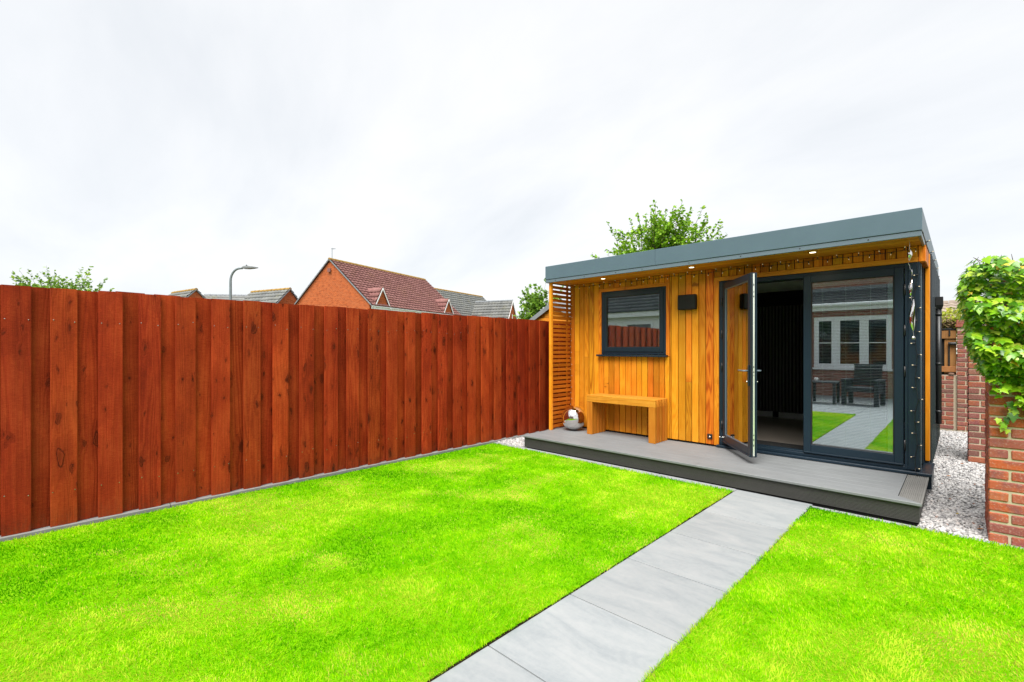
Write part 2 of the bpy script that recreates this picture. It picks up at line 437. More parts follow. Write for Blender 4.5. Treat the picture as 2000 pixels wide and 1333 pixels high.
def glassmat(name, base, tint):
    k = NT(name)
    fr = k.n('ShaderNodeFresnel'); fr.inputs['IOR'].default_value = 1.5
    f = k.math('ADD', base, k.math('MULTIPLY', fr.outputs[0], 0.75), clamp=True)
    tr = k.n('ShaderNodeBsdfTransparent'); tr.inputs[0].default_value = c4(tint)
    gl = k.n('ShaderNodeBsdfGlossy'); gl.inputs['Roughness'].default_value = 0.0
    gl.inputs[0].default_value = (0.90, 0.97, 1.0, 1)
    mx = k.n('ShaderNodeMixShader')
    k.lk(f, mx.inputs[0]); k.lk(tr.outputs[0], mx.inputs[1]); k.lk(gl.outputs[0], mx.inputs[2])
    k.lk(mx.outputs[0], k.out.inputs[0])
    return k.m
M['glass'] = glassmat('coated_glass', 0.31, (0.80, 0.87, 0.87))
M['glass_in'] = glassmat('inner_glass', 0.02, (0.8, 0.86, 0.84))
M['glass_house'] = plain('dark_window_glass', (0.012, 0.016, 0.018), 0.05, 0, 0.9)

def leafmat(name, stops, trans=0.35, attr=True, rough=0.4, spec=0.35):
    k = NT(name)
    if attr:
        f = k.n('ShaderNodeAttribute', attribute_name='tint').outputs['Fac']
    else:
        f = k.rand()
    c = k.ramp(f, stops)
    n = k.noise(k.obj(), 40.0, 2.0)
    hs = k.n('ShaderNodeHueSaturation'); k.lk(c, hs.inputs['Color']); k.lk(k.math('ADD', 0.85, k.math('MULTIPLY', n, 0.3)), hs.inputs['Value'])
    c = hs.outputs[0]
    k.p(color=c, rough=rough, spec=spec)
    tl = k.n('ShaderNodeBsdfTranslucent'); k.lk(c, tl.inputs[0])
    mx = k.n('ShaderNodeMixShader'); mx.inputs[0].default_value = trans
    k.lk(k.b.outputs[0], mx.inputs[1]); k.lk(tl.outputs[0], mx.inputs[2]); k.lk(mx.outputs[0], k.out.inputs[0])
    return k.m
IVY = [(0.0, (0.03, 0.12, 0.004)), (0.4, (0.12, 0.33, 0.006)), (0.7, (0.28, 0.52, 0.012)), (0.95, (0.50, 0.64, 0.06)), (0.985, (0.52, 0.62, 0.07)), (1.0, (0.65, 0.46, 0.02))]
M['ivy'] = leafmat('ivy_leaf_mass', IVY, 0.2, True, 0.30, 0.55)
M['ivy1'] = leafmat('ivy_leaf', IVY, 0.2, False, 0.30, 0.55)
M['leaf_a'] = leafmat('green_tree_leaf', [(0.0, (0.08, 0.20, 0.010)), (0.5, (0.24, 0.48, 0.02)), (0.85, (0.40, 0.60, 0.05)), (1.0, (0.24, 0.16, 0.07))])
M['leaf_b'] = leafmat('pale_tree_leaf', [(0.0, (0.07, 0.15, 0.04)), (0.5, (0.20, 0.38, 0.04)), (1.0, (0.42, 0.58, 0.07))])
M['hedge'] = leafmat('yellow_hedge_leaf', [(0.0, (0.18, 0.25, 0.02)), (0.5, (0.42, 0.48, 0.05)), (1.0, (0.55, 0.52, 0.08))])
M['grass'] = leafmat('lawn_grass_blade', [(0.0, (0.055, 0.30, 0.001)), (0.35, (0.185, 0.56, 0.001)), (0.65, (0.40, 0.70, 0.003)), (0.88, (0.66, 0.74, 0.06)), (1.0, (0.72, 0.52, 0.14))], 0.42, True, 0.8, 0.0)
def lawnmat():
    k = NT('lawn_thatch')
    co = k.obj()
    n = k.noise(co, 3.0, 5.0, 0.6); n2 = k.noise(co, 160.0, 3.0, 0.7)
    c = k.ramp(k.math('ADD', k.math('MULTIPLY', n, 0.5), k.math('MULTIPLY', n2, 0.5)), [(0.3, (0.10, 0.36, 0.003)), (0.55, (0.20, 0.50, 0.004)), (0.75, (0.36, 0.52, 0.03))])
    k.p(color=c, rough=0.95, spec=0.0)
    k.bump(n2, 1.0, 0.01)
    return k.m
M['lawn'] = lawnmat()
def gravelmat():
    k = NT('grey_white_chippings')
    f = k.n('ShaderNodeAttribute', attribute_name='tint').outputs['Fac']
    c = k.ramp(f, [(0.0, (0.12, 0.12, 0.125)), (0.22, (0.22, 0.215, 0.22)), (0.5, (0.43, 0.42, 0.415)), (0.93, (0.68, 0.665, 0.65)), (1.0, (0.30, 0.15, 0.10))])
    n = k.noise(k.obj(), 120.0, 3.0, 0.6)
    c = k.mix(k.math('MULTIPLY', n, 0.22), c, (0.34, 0.33, 0.33))
    k.p(color=c, rough=0.8, spec=0.3)
    return k.m
M['gravel'] = gravelmat()
M['gravelbed'] = plain('gravel_bed', (0.10, 0.095, 0.09), 0.95, 0, 0.1, 60.0, 0.4, 0.8, 90.0)

# ------------------------------------------------------------------ geometry helpers
WP = {}
def wp(o):
    return WP[o.name]

def new_obj(name, me, parent=None, loc=(0, 0, 0), world=True):
    o = bpy.data.objects.new(name, me)
    COL.objects.link(o)
    loc = Vector(loc)
    if parent is not None:
        o.parent = parent
        o.location = loc - wp(parent) if world else loc
        WP[o.name] = loc if world else wp(parent) + loc
    else:
        o.location = loc
        WP[o.name] = loc.copy()
    return o

def tag(o, label=None, cat=None, group=None, kind=None):
    if label: o['label'] = label
    if cat: o['category'] = cat
    if group: o['group'] = group
    if kind: o['kind'] = kind
    return o

def thing(name, label, cat, loc=(0, 0, 0), group=None, rz=0.0):
    o = new_obj(name, None, None, loc)
    o.empty_display_size = 0.1
    o.rotation_euler = (0, 0, rz)
    return tag(o, label, cat, group)

def make_mesh(name, V, F, mat=None, smooth=False):
    me = bpy.data.meshes.new(name)
    me.from_pydata([tuple(v) for v in V], [], [tuple(f) for f in F])
    if mat is not None:
        for m in (mat if isinstance(mat, (list, tuple)) else [mat]):
            me.materials.append(m)
    if smooth:
        me.polygons.foreach_set('use_smooth', [True] * len(me.polygons))
    me.update()
    return me

def orient(V, F):
    c = sum((Vector(v) for v in V), Vector()) / len(V)
    out = []
    for f in F:
        a, b, d = Vector(V[f[0]]), Vector(V[f[1]]), Vector(V[f[2]])
        n = (b - a).cross(d - a)
        m = sum((Vector(V[i]) for i in f), Vector()) / len(f)
        out.append(f if n.dot(m - c) > 0 else tuple(reversed(f)))
    return out

def chbox(sx, sy, sz, c=0.002):
    h = (sx / 2, sy / 2, sz / 2)
    c = min(c, min(h) * 0.45)
    V, idx = [], {}
    for i in (-1, 1):
        for j in (-1, 1):
            for k in (-1, 1):
                for ax in range(3):
                    p = [i * (h[0] - c), j * (h[1] - c), k * (h[2] - c)]
                    p[ax] = (i, j, k)[ax] * h[ax]
                    idx[(i, j, k, ax)] = len(V); V.append(tuple(p))
    F = []
    for ax in range(3):
        o1, o2 = [a for a in range(3) if a != ax]
        for s in (-1, 1):
            q = []
            for (a, b) in ((-1, -1), (1, -1), (1, 1), (-1, 1)):
                t = [0, 0, 0]; t[ax] = s; t[o1] = a; t[o2] = b
                q.append(idx[(*t, ax)])
            F.append(tuple(q))
        for a in (-1, 1):
            for b in (-1, 1):
                t0 = [0, 0, 0]; t1 = [0, 0, 0]
                t0[ax] = -1; t1[ax] = 1
                t0[o1] = t1[o1] = a; t0[o2] = t1[o2] = b
                F.append((idx[(*t0, o1)], idx[(*t1, o1)], idx[(*t1, o2)], idx[(*t0, o2)]))
    for i in (-1, 1):
        for j in (-1, 1):
            for k in (-1, 1):
                F.append((idx[(i, j, k, 0)], idx[(i, j, k, 1)], idx[(i, j, k, 2)]))
    return V, orient(V, F)

_cache = {}
def boxmesh(sx, sy, sz, mat, c=0.002):
    key = (round(sx, 4), round(sy, 4), round(sz, 4), mat.name, round(c, 4))
    if key not in _cache:
        V, F = chbox(sx, sy, sz, c)
        _cache[key] = make_mesh('box', V, F, mat)
    return _cache[key]

def box(name, parent, x0, x1, y0, y1, z0, z1, mat, c=0.002, world=True):
    m = boxmesh(abs(x1 - x0), abs(y1 - y0), abs(z1 - z0), mat, c)
    return new_obj(name, m, parent, ((x0 + x1) / 2, (y0 + y1) / 2, (z0 + z1) / 2), world)

class MB:
    """collects several shapes into one mesh"""
    def __init__(s):
        s.V, s.F, s.MI = [], [], []
    def add(s, V, F, mi=0):
        o = len(s.V)
        s.V += [tuple(v) for v in V]
        s.F += [tuple(i + o for i in f) for f in F]
        s.MI += [mi] * len(F)
        return s
    def box(s, x0, x1, y0, y1, z0, z1, c=0.0015, mi=0, rot=None, piv=None):
        V, F = chbox(abs(x1 - x0), abs(y1 - y0), abs(z1 - z0), c)
        m = Vector(((x0 + x1) / 2, (y0 + y1) / 2, (z0 + z1) / 2))
        V = [Vector(v) for v in V]
        if rot is not None:
            V = [rot @ v for v in V]
        return s.add([v + m for v in V], F, mi)
    def tube(s, pts, rad, n=6, mi=0, cap=True):
        pts = [Vector(p) for p in pts]
        if not isinstance(rad, (list, tuple)):
            rad = [rad] * len(pts)
        V, F = [], []
        prev = None
        for i, p in enumerate(pts):
            t = (pts[min(i + 1, len(pts) - 1)] - pts[max(i - 1, 0)])
            t = t.normalized() if t.length > 1e-9 else Vector((0, 0, 1))
            if prev is None:
                a = t.orthogonal().normalized()
            else:
                a = prev - t * prev.dot(t)
                a = a.normalized() if a.length > 1e-6 else t.orthogonal().normalized()
            prev = a
            b = t.cross(a)
            for k in range(n):
                g = 2 * math.pi * k / n
                V.append(p + (a * math.cos(g) + b * math.sin(g)) * rad[i])
        for i in range(len(pts) - 1):
            for k in range(n):
                k2 = (k + 1) % n
                F.append((i * n + k, i * n + k2, (i + 1) * n + k2, (i + 1) * n + k))
        if cap:
            F.append(tuple(reversed(range(n))))
            F.append(tuple(range((len(pts) - 1) * n, len(pts) * n)))
        return s.add(V, F, mi)
    def lathe(s, prof, n=16, mi=0, c=(0, 0, 0), axis='Z'):
        V, F = [], []
        for (r, z) in prof:
            for k in range(n):
                g = 2 * math.pi * k / n
                if axis == 'Z':
                    V.append((c[0] + r * math.cos(g), c[1] + r * math.sin(g), c[2] + z))
                elif axis == 'Y':
                    V.append((c[0] + r * math.cos(g), c[1] + z, c[2] - r * math.sin(g)))
                else:
                    V.append((c[0] + z, c[1] + r * math.cos(g), c[2] + r * math.sin(g)))
        for i in range(len(prof) - 1):
            for k in range(n):
                k2 = (k + 1) % n
                F.append((i * n + k, i * n + k2, (i + 1) * n + k2, (i + 1) * n + k))
        F.append(tuple(reversed(range(n))))
        F.append(tuple(range((len(prof) - 1) * n, len(prof) * n)))
        return s.add(V, F, mi)
    def build(s, name, mats, parent=None, loc=(0, 0, 0), world=True, smooth=False):
        me = make_mesh(name, s.V, s.F, mats, smooth)
        if any(s.MI):
            me.polygons.foreach_set('material_index', s.MI)
        return new_obj(name, me, parent, loc, world)

def numpy_mesh(name, V, loops, counts, mat, tint=None, smooth=False):
    """V (n,3); loops flat vertex indices; counts = verts per face"""
    me = bpy.data.meshes.new(name)
    V = np.asarray(V, np.float32); loops = np.asarray(loops, np.int32); counts = np.asarray(counts, np.int32)
    me.vertices.add(len(V)); me.vertices.foreach_set('co', V.ravel())
    me.loops.add(len(loops)); me.loops.foreach_set('vertex_index', loops)
    me.polygons.add(len(counts))
    st = np.zeros(len(counts), np.int32); st[1:] = np.cumsum(counts)[:-1]
    me.polygons.foreach_set('loop_start', st)
    if smooth:
        me.polygons.foreach_set('use_smooth', np.ones(len(counts), bool))
    me.materials.append(mat)
    if tint is not None:
        a = me.attributes.new('tint', 'FLOAT', 'POINT')
        a.data.foreach_set('value', np.asarray(tint, np.float32))
    me.update(calc_edges=True)
    me.validate()
    return me

def vnoise(x, y, seed=0, sc=1.0):
    """smooth value noise in numpy"""
    rs = np.random.default_rng(seed)
    G = rs.random((256, 256))
    x = x * sc + 1000.0; y = y * sc + 1000.0
    xi = np.floor(x).astype(int); yi = np.floor(y).astype(int)
    fx = x - xi; fy = y - yi
    fx = fx * fx * (3 - 2 * fx); fy = fy * fy * (3 - 2 * fy)
    g = lambda a, b: G[a % 256, b % 256]
    return (g(xi, yi) * (1 - fx) + g(xi + 1, yi) * fx) * (1 - fy) + (g(xi, yi + 1) * (1 - fx) + g(xi + 1, yi + 1) * fx) * fy

FWD = Vector((-math.sin(YAW), math.cos(YAW), 0)); RGT = Vector((math.cos(YAW), math.sin(YAW), 0))
def away(depth, lat, z=0.0):          # a place so many metres ahead of and beside where the photographer stands
    p = FWD * depth + RGT * lat
    return Vector((p.x, p.y, z))

# ================================================================== SETTING
g = new_obj('ground', make_mesh('ground', [(-400, -400, 0), (400, -400, 0), (400, 400, 0), (-400, 400, 0)], [(0, 1, 2, 3)], M['ground']), None, (0, 0, -0.06))
tag(g, kind='structure')

XF = -4.987           # fence face
YE = 4.745            # lawn end, edging strip
PX0, PX1 = -1.592, -0.958
LAWN = [(XF + 0.05, PX0 - 0.006, -0.15, YE), (PX1 + 0.012, 2.6, -0.05, YE)]
def lawn_z(x, y):
    return 0.004 + 0.012 * (vnoise(x, y, 3, 1.3) - 0.5)
mb = MB()
for (x0, x1, y0, y1) in LAWN:
    nx, ny = int((x1 - x0) / 0.12), int((y1 - y0) / 0.12)
    xs = np.linspace(x0, x1, nx + 1); ys = np.linspace(y0, y1, ny + 1)
    V, F = [], []
    for y in ys:
        for x in xs:
            V.append((x, y, float(lawn_z(np.array(x), np.array(y)))))
    for j in range(ny):
        for i in range(nx):
            a = j * (nx + 1) + i
            F.append((a, a + 1, a + nx + 2, a + nx + 1))
    mb.add(V, F)
    # cut soil edge
    per = [(x0, y0), (x1, y0), (x1, y1), (x0, y1)]
    for q in range(4):
        (ax, ay), (bx, by) = per[q], per[(q + 1) % 4]
        za = float(lawn_z(np.array(ax), np.array(ay))); zb = float(lawn_z(np.array(bx), np.array(by)))
        mb.add([(ax, ay, -0.05), (bx, by, -0.05), (bx, by, min(zb, za) - 0.002), (ax, ay, min(za, zb) - 0.002)], [(0, 1, 2, 3)], 1)
lawn = tag(mb.build('lawn', [M['lawn'], M['soil']]), kind='structure')

WORN = [(-0.37, 4.30, 0.13), (0.13, 3.26, 0.10), (-3.32, 2.97, 0.15), (-3.21, 3.45, 0.12), (-3.89, 1.30, 0.16), (-1.64, 4.55, 0.12), (-0.45, 3.76, 0.08), (-1.97, 3.45, 0.10), (-2.92, 0.72, 0.10), (0.00, 2.88, 0.10), (-2.93, 1.38, 0.12)]
def make_grass():
    Vs, Ls, Cs, Ts = [], [], [], []
    pts = []
    for (x0, x1, y0, y1) in LAWN:
        x1v = min(x1, 1.7)
        area = (x1v - x0) * (y1 - y0)
        n = int(area * 42000)
        x = RNG.uniform(x0 - 0.012, x1v + 0.006, n); y = RNG.uniform(y0 - 0.02, y1 + 0.02, n)
        dist = np.sqrt(x * x + y * y + CAMH * CAMH)
        ang = np.degrees(np.arctan2(-x, y)) - math.degrees(YAW)   # + is left of the axis
        inview = (np.abs(ang) < 56)
        dens = np.minimum(42000, 42000 * (2.0 / dist) ** 1.55)
        dens = np.where(inview, dens, 2500)
        keep = RNG.random(n) < dens / 42000
        pts.append(np.stack([x[keep], y[keep], dist[keep], inview[keep]], 1))
    P = np.concatenate(pts)
    x, y, dist, inv = P.T
    n = len(x)
    z = lawn_z(x, y)
    big = vnoise(x, y, 11, 1.0) * 0.5 + vnoise(x, y, 12, 2.6) * 0.3 + vnoise(x, y, 13, 7.0) * 0.2
    str_ = vnoise(x * 0.8 + y * 0.8, (x - y) * 2.6, 15, 1.0)
    dry = np.clip((vnoise(x, y, 21, 2.2) * 0.5 + vnoise(x, y, 22, 6.0) * 0.3 + str_ * 0.3 - 0.645) * 4.8, 0, 1)
    for (wx, wy, wr) in WORN:
        dd = np.sqrt(((x - wx) / 1.5) ** 2 + (y - wy) ** 2) + 0.10 * (vnoise(x, y, 41, 9.0) - 0.5)
        dry = np.maximum(dry, np.clip(1.25 - dd / wr, 0, 1))
    tuft = vnoise(x, y, 23, 26.0)
    hgt = (0.010 + 0.009 * RNG.random(n)) * (0.75 + 0.5 * big + 0.35 * tuft) * (1 - 0.25 * dry)
    edge = ((np.abs(x - PX1) < 0.05) | (np.abs(x - PX0) < 0.04) | (np.abs(y - YE) < 0.04))
    hgt = np.where(edge, hgt * 1.35, hgt)
    wid = 0.00125 * np.clip(dist / 2.2, 1, 3.0) * np.where(inv > 0.5, 1.0, 2.4)
    a = RNG.uniform(0, 2 * np.pi, n)
    lean = np.abs(RNG.normal(0.80, 0.34, n)) * (0.75 + 0.5 * tuft)
    la = RNG.uniform(0, 2 * np.pi, n) * 0.55 + 2 * np.pi * vnoise(x, y, 31, 5.0)
    cx, cy = np.cos(a) * wid, np.sin(a) * wid
    dx, dy = np.cos(la) * np.sin(lean) * hgt, np.sin(la) * np.sin(lean) * hgt
    dz = np.cos(np.minimum(lean, 1.25)) * hgt
    V = np.zeros((n, 5, 3))
    V[:, 0] = np.stack([x - cx, y - cy, z - 0.004], 1)
    V[:, 1] = np.stack([x + cx, y + cy, z - 0.004], 1)
    V[:, 2] = np.stack([x + cx * 0.8 + dx * 0.38, y + cy * 0.8 + dy * 0.38, z + dz * 0.58], 1)
    V[:, 3] = np.stack([x - cx * 0.8 + dx * 0.38, y - cy * 0.8 + dy * 0.38, z + dz * 0.58], 1)
    V[:, 4] = np.stack([x + dx, y + dy, z + dz], 1)
    t = np.clip(0.50 + 1.15 * (big - 0.5) + RNG.normal(0, 0.15, n) + 0.42 * (str_ - 0.5) + 0.30 * (tuft - 0.5), 0, 0.84)
    t = np.where(RNG.random(n) < dry * 0.78, 0.82 + 0.18 * RNG.random(n), t)
    t = np.where(RNG.random(n) < 0.02, 0.95, t)
    base = (np.arange(n) * 5)[:, None]
    L = np.concatenate([base + np.array([[0, 1, 2, 3]]), base + np.array([[3, 2, 4]])], 1)
    me = numpy_mesh('grass', V.reshape(-1, 3), L.ravel(), np.tile([4, 3], n), M['grass'], np.repeat(t, 5))
    return me
gr = new_obj('grass', make_grass())
tag(gr, 'short bright green mown grass with straw-yellow dry patches', 'grass', kind='stuff')

# path of porcelain slabs
path = new_obj('path', make_mesh('path', [(PX0, -0.3, 0), (PX1 + 0.01, -0.3, 0), (PX1 + 0.01, YE + 0.10, 0), (PX0, YE + 0.10, 0)], [(0, 1, 2, 3)], M['joint']), None, (0, 0, -0.008))
tag(path, kind='structure')
joints = [-0.37, 0.25, 0.875, 1.498, 2.130, 2.762, 3.385, 4.012, 4.640]
for a, b in zip(joints[:-1], joints[1:]):
    box('paving_slab', path, PX0 + 0.003, PX1 + 0.003, a + 0.0035, b - 0.0035, -0.03, 0.0, M['slab'], 0.0012)
box('paving_slab', path, PX0 + 0.003, PX1 + 0.003, joints[-1] + 0.0035, 4.848, -0.03, 0.0, M['slab'], 0.0012)

# edging strip between lawn and gravel / deck
edg = new_obj('edging_strip', None, None, (-2.0, 4.8, 0)); edg.empty_display_size = 0.1
tag(edg, kind='structure')
ex = [XF + 0.01, -4.1, -3.25, -2.4, PX0]
for a, b in zip(ex[:-1], ex[1:]):
    box('edging_stone', edg, a + 0.003, b - 0.003, YE + 0.012, 4.855, -0.06, 0.002, M['concrete'], 0.003)
ex = [PX1 + 0.004, -0.2, 0.7, 1.6, 2.6]
for a, b in zip(ex[:-1], ex[1:]):
    box('edging_stone', edg, a + 0.003, b - 0.003, YE + 0.012, 4.806, -0.06, 0.002, M['concrete'], 0.003)

# patio behind the photographer, seen in the glass
pat = new_obj('patio', make_mesh('patio', [(XF, -4.6, 0), (3.0, -4.6, 0), (3.0, -0.15, 0), (XF, -0.15, 0)], [(0, 1, 2, 3)], M['joint']), None, (0, 0, -0.012))
tag(pat, kind='structure')
y1 = -0.38
j = 0
while y1 > -4.5:
    y0 = max(y1 - 0.63, -4.6)
    for i in range(13):
        xa = PX0 + 0.003 + 0.634 * (i - 5)
        box('paving_slab', pat, max(xa + 0.003, XF + 0.01), min(xa + 0.631, 2.9), y0 + 0.003, y1 - 0.003, -0.03, 0.0, M['slab'], 0.0012)
    y1 = y0
y0b = -0.16
for i in range(13):
    xa = PX0 + 0.003 + 0.634 * (i - 5)
    if i == 5: continue
    box('paving_slab', pat, max(xa + 0.003, XF + 0.01), min(xa + 0.631, 2.9), -0.374, -0.165, -0.03, 0.0, M['slab'], 0.0012)

# gravel
gb = new_obj('gravel_bed', make_mesh('gravel_bed', [(-5.0, 4.8, 0), (0.36, 4.8, 0), (0.36, 11.0, 0), (-5.0, 11.0, 0)], [(0, 1, 2, 3)], M['gravelbed']), None, (0, 0, -0.035))
tag(gb, kind='structure')
def make_gravel(areas, seed):
    rs = np.random.default_rng(seed)
    t = (1 + 5 ** 0.5) / 2
    ico = np.array([(-1, t, 0), (1, t, 0), (-1, -t, 0), (1, -t, 0), (0, -1, t), (0, 1, t), (0, -1, -t), (0, 1, -t), (t, 0, -1), (t, 0, 1), (-t, 0, -1), (-t, 0, 1)]) / 1.9
    fc = np.array([(0, 11, 5), (0, 5, 1), (0, 1, 7), (0, 7, 10), (0, 10, 11), (1, 5, 9), (5, 11, 4), (11, 10, 2), (10, 7, 6), (7, 1, 8), (3, 9, 4), (3, 4, 2), (3, 2, 6), (3, 6, 8), (3, 8, 9), (4, 9, 5), (2, 4, 11), (6, 2, 10), (8, 6, 7), (9, 8, 1)])
    P = []
    for (x0, x1, y0, y1, dens, zb) in areas:
        n = int((x1 - x0) * (y1 - y0) * dens)
        P.append(np.stack([rs.uniform(x0, x1, n), rs.uniform(y0, y1, n), zb + rs.uniform(-0.012, 0.012, n)], 1))
    P = np.concatenate(P); n = len(P)
    V = np.zeros((n, 12, 3))
    for i in range(n):
        s = rs.uniform(0.0065, 0.0150) * np.array([rs.uniform(0.8, 1.5), rs.uniform(0.7, 1.2), rs.uniform(0.5, 0.9)])
        q = Matrix.Rotation(rs.uniform(0, 6.28), 3, 'Z') @ Matrix.Rotation(rs.normal(0, 0.5), 3, 'X')
        V[i] = (ico * (1 + rs.normal(0, 0.16, (12, 1))) * s) @ np.array(q).T + P[i]
    L = (np.arange(n)[:, None] * 12 + fc.ravel()[None, :]).ravel()
    tint = np.repeat(np.clip(rs.beta(2.2, 1.5, n), 0, 0.95) + (rs.random(n) < 0.012) * 1.0, 12)
    return numpy_mesh('gravel', V.reshape(-1, 3), L, np.full(n * 20, 3), M['gravel'], np.clip(tint, 0, 1))
ga = new_obj('gravel', make_gravel([(-0.24, 0.15, 4.815, 5.6, 9500, -0.008), (-0.30, 0.36, 5.6, 8.0, 6500, -0.008), (-0.30, 0.36, 8.0, 10.8, 4000, -0.008)], 5))
tag(ga, 'pale grey stone chippings filling the gap beside the brick wall', 'gravel', kind='stuff')
ga = new_obj('gravel', make_gravel([(-4.97, -4.44, 4.86, 5.9, 7500, -0.004), (-4.97, -4.46, 5.9, 6.8, 2500, -0.004)], 6))
tag(ga, 'small corner of pale stone chippings between fence and deck', 'gravel', kind='stuff')

# ================================================================== FENCE
fence = thing('timber_fence', 'tall red-brown stained timber fence of overlapping upright boards', 'fence', (XF - 0.03, 2.0, 0))
rs = random.Random(3)
y = -0.114 - 0.264 * 17
edges = []
known = [-0.114, 0.138, 0.413, 0.669, 0.924, 1.199, 1.465, 1.731, 1.994, 2.259, 2.512, 2.777, 3.022, 3.281, 3.534, 3.792, 4.045]
start = [-0.114 - 0.264 * i for i in range(17, 0, -1)]
rest = [4.045 + 0.258 * i for i in range(1, 22)]
edges = start + known + rest
def board_mesh(w, t, h, seed):
    """sawn board with a slightly wavy face, cupped"""
    r2 = random.Random(seed)
    nz = 5
    V, F = [], []
    for j in range(nz + 1):
        z = -h / 2 + h * j / nz
        ox = 0.0
        cup = 0.0012
        ring = [(-t / 2, -w / 2), (-t / 2, w / 2), (t / 2 - 0.002 + ox, w / 2), (t / 2 + ox, w / 2 - 0.004), (t / 2 + ox + cup, 0), (t / 2 + ox, -w / 2 + 0.004), (t / 2 - 0.002 + ox, -w / 2)]
        for (a, b) in ring:
            V.append((a, b, z))
    n = 7
    for j in range(nz):
        for k in range(n):
            k2 = (k + 1) % n
            F.append((j * n + k, j * n + k2, (j + 1) * n + k2, (j + 1) * n + k))
    F.append(tuple(reversed(range(n)))); F.append(tuple(range(nz * n, nz * n + n)))
    return make_mesh('board', V, F, M['fence'])
fb = [board_mesh(0.152, 0.016, 1.0, s) for s in range(6)]
for i, e0 in enumerate(edges):
    e1 = edges[i + 1] if i + 1 < len(edges) else e0 + 0.258
    h = 1.845 - 0.028 + rs.uniform(-0.004, 0.004)
    # recessed board first, spanning the gap
    for kind in (0, 1):
        if kind == 0:
            yc, xc = (e0 + 0.155 + e1) / 2, XF - 0.045
        else:
            yc, xc = e0 + 0.077, XF - 0.008
        hh = h + (rs.uniform(-0.001, 0.008) if kind == 0 else rs.uniform(-0.003, 0.003))
        o = new_obj('board', fb[rs.randrange(6)], fence, (xc + rs.uniform(-0.002, 0.002), yc, 0.028 + hh / 2))
        o.scale = (1, (1.0 if kind else 1.28), hh)
        o.rotation_euler = (rs.uniform(-0.002, 0.002), 0, rs.uniform(-0.015, 0.015) + (0.0 if kind else 0.15))
# nails along the rail lines
nl = MB()
for i, e0 in enumerate(edges[15:38]):
    for zr in (1.60, 0.30):
        for yy, xx in ((e0 + 0.02, XF), (e0 + 0.135, XF)):
            nl.lathe([(0.0035, -0.004), (0.0035, 0.0012), (0.0015, 0.002)], 6, 0, (xx + 0.001, yy + rs.uniform(-0.006, 0.006), zr + rs.uniform(-0.02, 0.02)), 'X')
tag(nl.build('nail_heads', M['steel'], fence), kind='stuff')
for zr in (0.30, 0.95, 1.60):
    box('rail', fence, XF - 0.105, XF - 0.062, edges[0], edges[-1] + 0.25, zr - 0.04, zr + 0.04, M['fence'], 0.003)
for k in range(8):
    yy = edges[0] + 0.1 + k * 1.83
    box('post', fence, XF - 0.20, XF - 0.102, yy, yy + 0.1, -0.1, 1.80, M['fence'], 0.004)
gbx = edges[0]
while gbx < 9.0:
    box('gravel_board', fence, XF - 0.055, XF + 0.022, gbx + 0.003, gbx + 1.827, -0.08, 0.026, M['gravelboard'], 0.004)
    gbx += 1.83

# ================================================================== GARDEN ROOM
YW = 5.94                      # face of the cladding
room = thing('garden_room', 'flat-roofed cedar-clad garden room with grey fascia and glazed double doors', 'garden room', (-2.35, 6.0, 0))
ZS = 2.372                     # soffit
# structure of walls
mbw = MB()
mbw.box(-4.44, -2.17, YW + 0.022, YW + 0.10, 0.16, 1.25, 0.001)
mbw.box(-4.44, -3.87, YW + 0.022, YW + 0.10, 1.2503, 2.24, 0.001)
mbw.box(-2.83, -2.17, YW + 0.022, YW + 0.10, 1.2503, 2.24, 0.001)
mbw.box(-4.44, -0.25, YW + 0.022, YW + 0.10, 2.2403, 2.46, 0.001)
wall = mbw.build('front_wall', M['rubber'], room, (-2.35, 6.0, 0))
for o in (wall,):
    pass
wall.data.transform(Matrix.Translation((2.35, -6.0, 0)))
# cladding boards
rs = random.Random(11)
WX0, WX1, WZ0, WZ1 = -3.858, -2.846, 1.300, 2.222
TR = 0.046
xs = [-4.438]
while xs[-1] < -2.30:
    xs.append(xs[-1] + rs.choice([0.080, 0.084, 0.086, 0.088, 0.090, 0.098]))
xs[-1] = -2.222
for a, b in zip(xs[:-1], xs[1:]):
    dy = rs.uniform(-0.0012, 0.0012)
    gap = 0.0040
    def cb(xa, xb, z0, z1):
        if xb - xa > 0.012 and z1 - z0 > 0.02:
            box('cladding_board', wall, xa + gap, xb - gap, YW + dy, YW + 0.02 + dy, z0, z1, M['cedar'], 0.003)
    zb = 0.190
    zt = ZS - 0.002
    lx0, lx1 = WX0 - TR, WX1 + TR
    if b <= lx0 or a >= lx1:
        if rs.random() < 0.16:
            zj = rs.uniform(0.7, 1.9)
            cb(a, b, zb, zj - 0.0008); cb(a, b, zj + 0.0008, zt)
        else:
            cb(a, b, zb, zt)
    else:
        if a < lx0 - 0.012: cb(a, lx0, zb, zt)
        if b > lx1 + 0.012: cb(lx1, b, zb, zt)
        xa, xb = max(a, lx0), min(b, lx1)
        cb(xa, xb, zb, WZ0 - 0.024)
        cb(xa, xb, WZ1 + TR, zt)
# short boards above the doors
x = -2.222
while x < -0.33:
    b = min(x + rs.uniform(0.084, 0.094), -0.300)
    box('cladding_board', wall, x + 0.004, b - 0.004, YW + rs.uniform(-0.001, 0.001), YW + 0.02, 2.268, ZS - 0.002, M['cedar'], 0.0035)
    x = b
# corner end block of the header and the header return
box('corner_block', wall, -0.298, -0.246, YW - 0.004, YW + 0.09, 2.216, ZS - 0.002, M['cedar'], 0.003)
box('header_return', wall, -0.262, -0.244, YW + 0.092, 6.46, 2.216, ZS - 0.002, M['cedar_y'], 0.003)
box('header_underside', wall, -0.288, -0.263, YW + 0.092, 6.46, 2.218, 2.236, M['cedar_y'], 0.002)
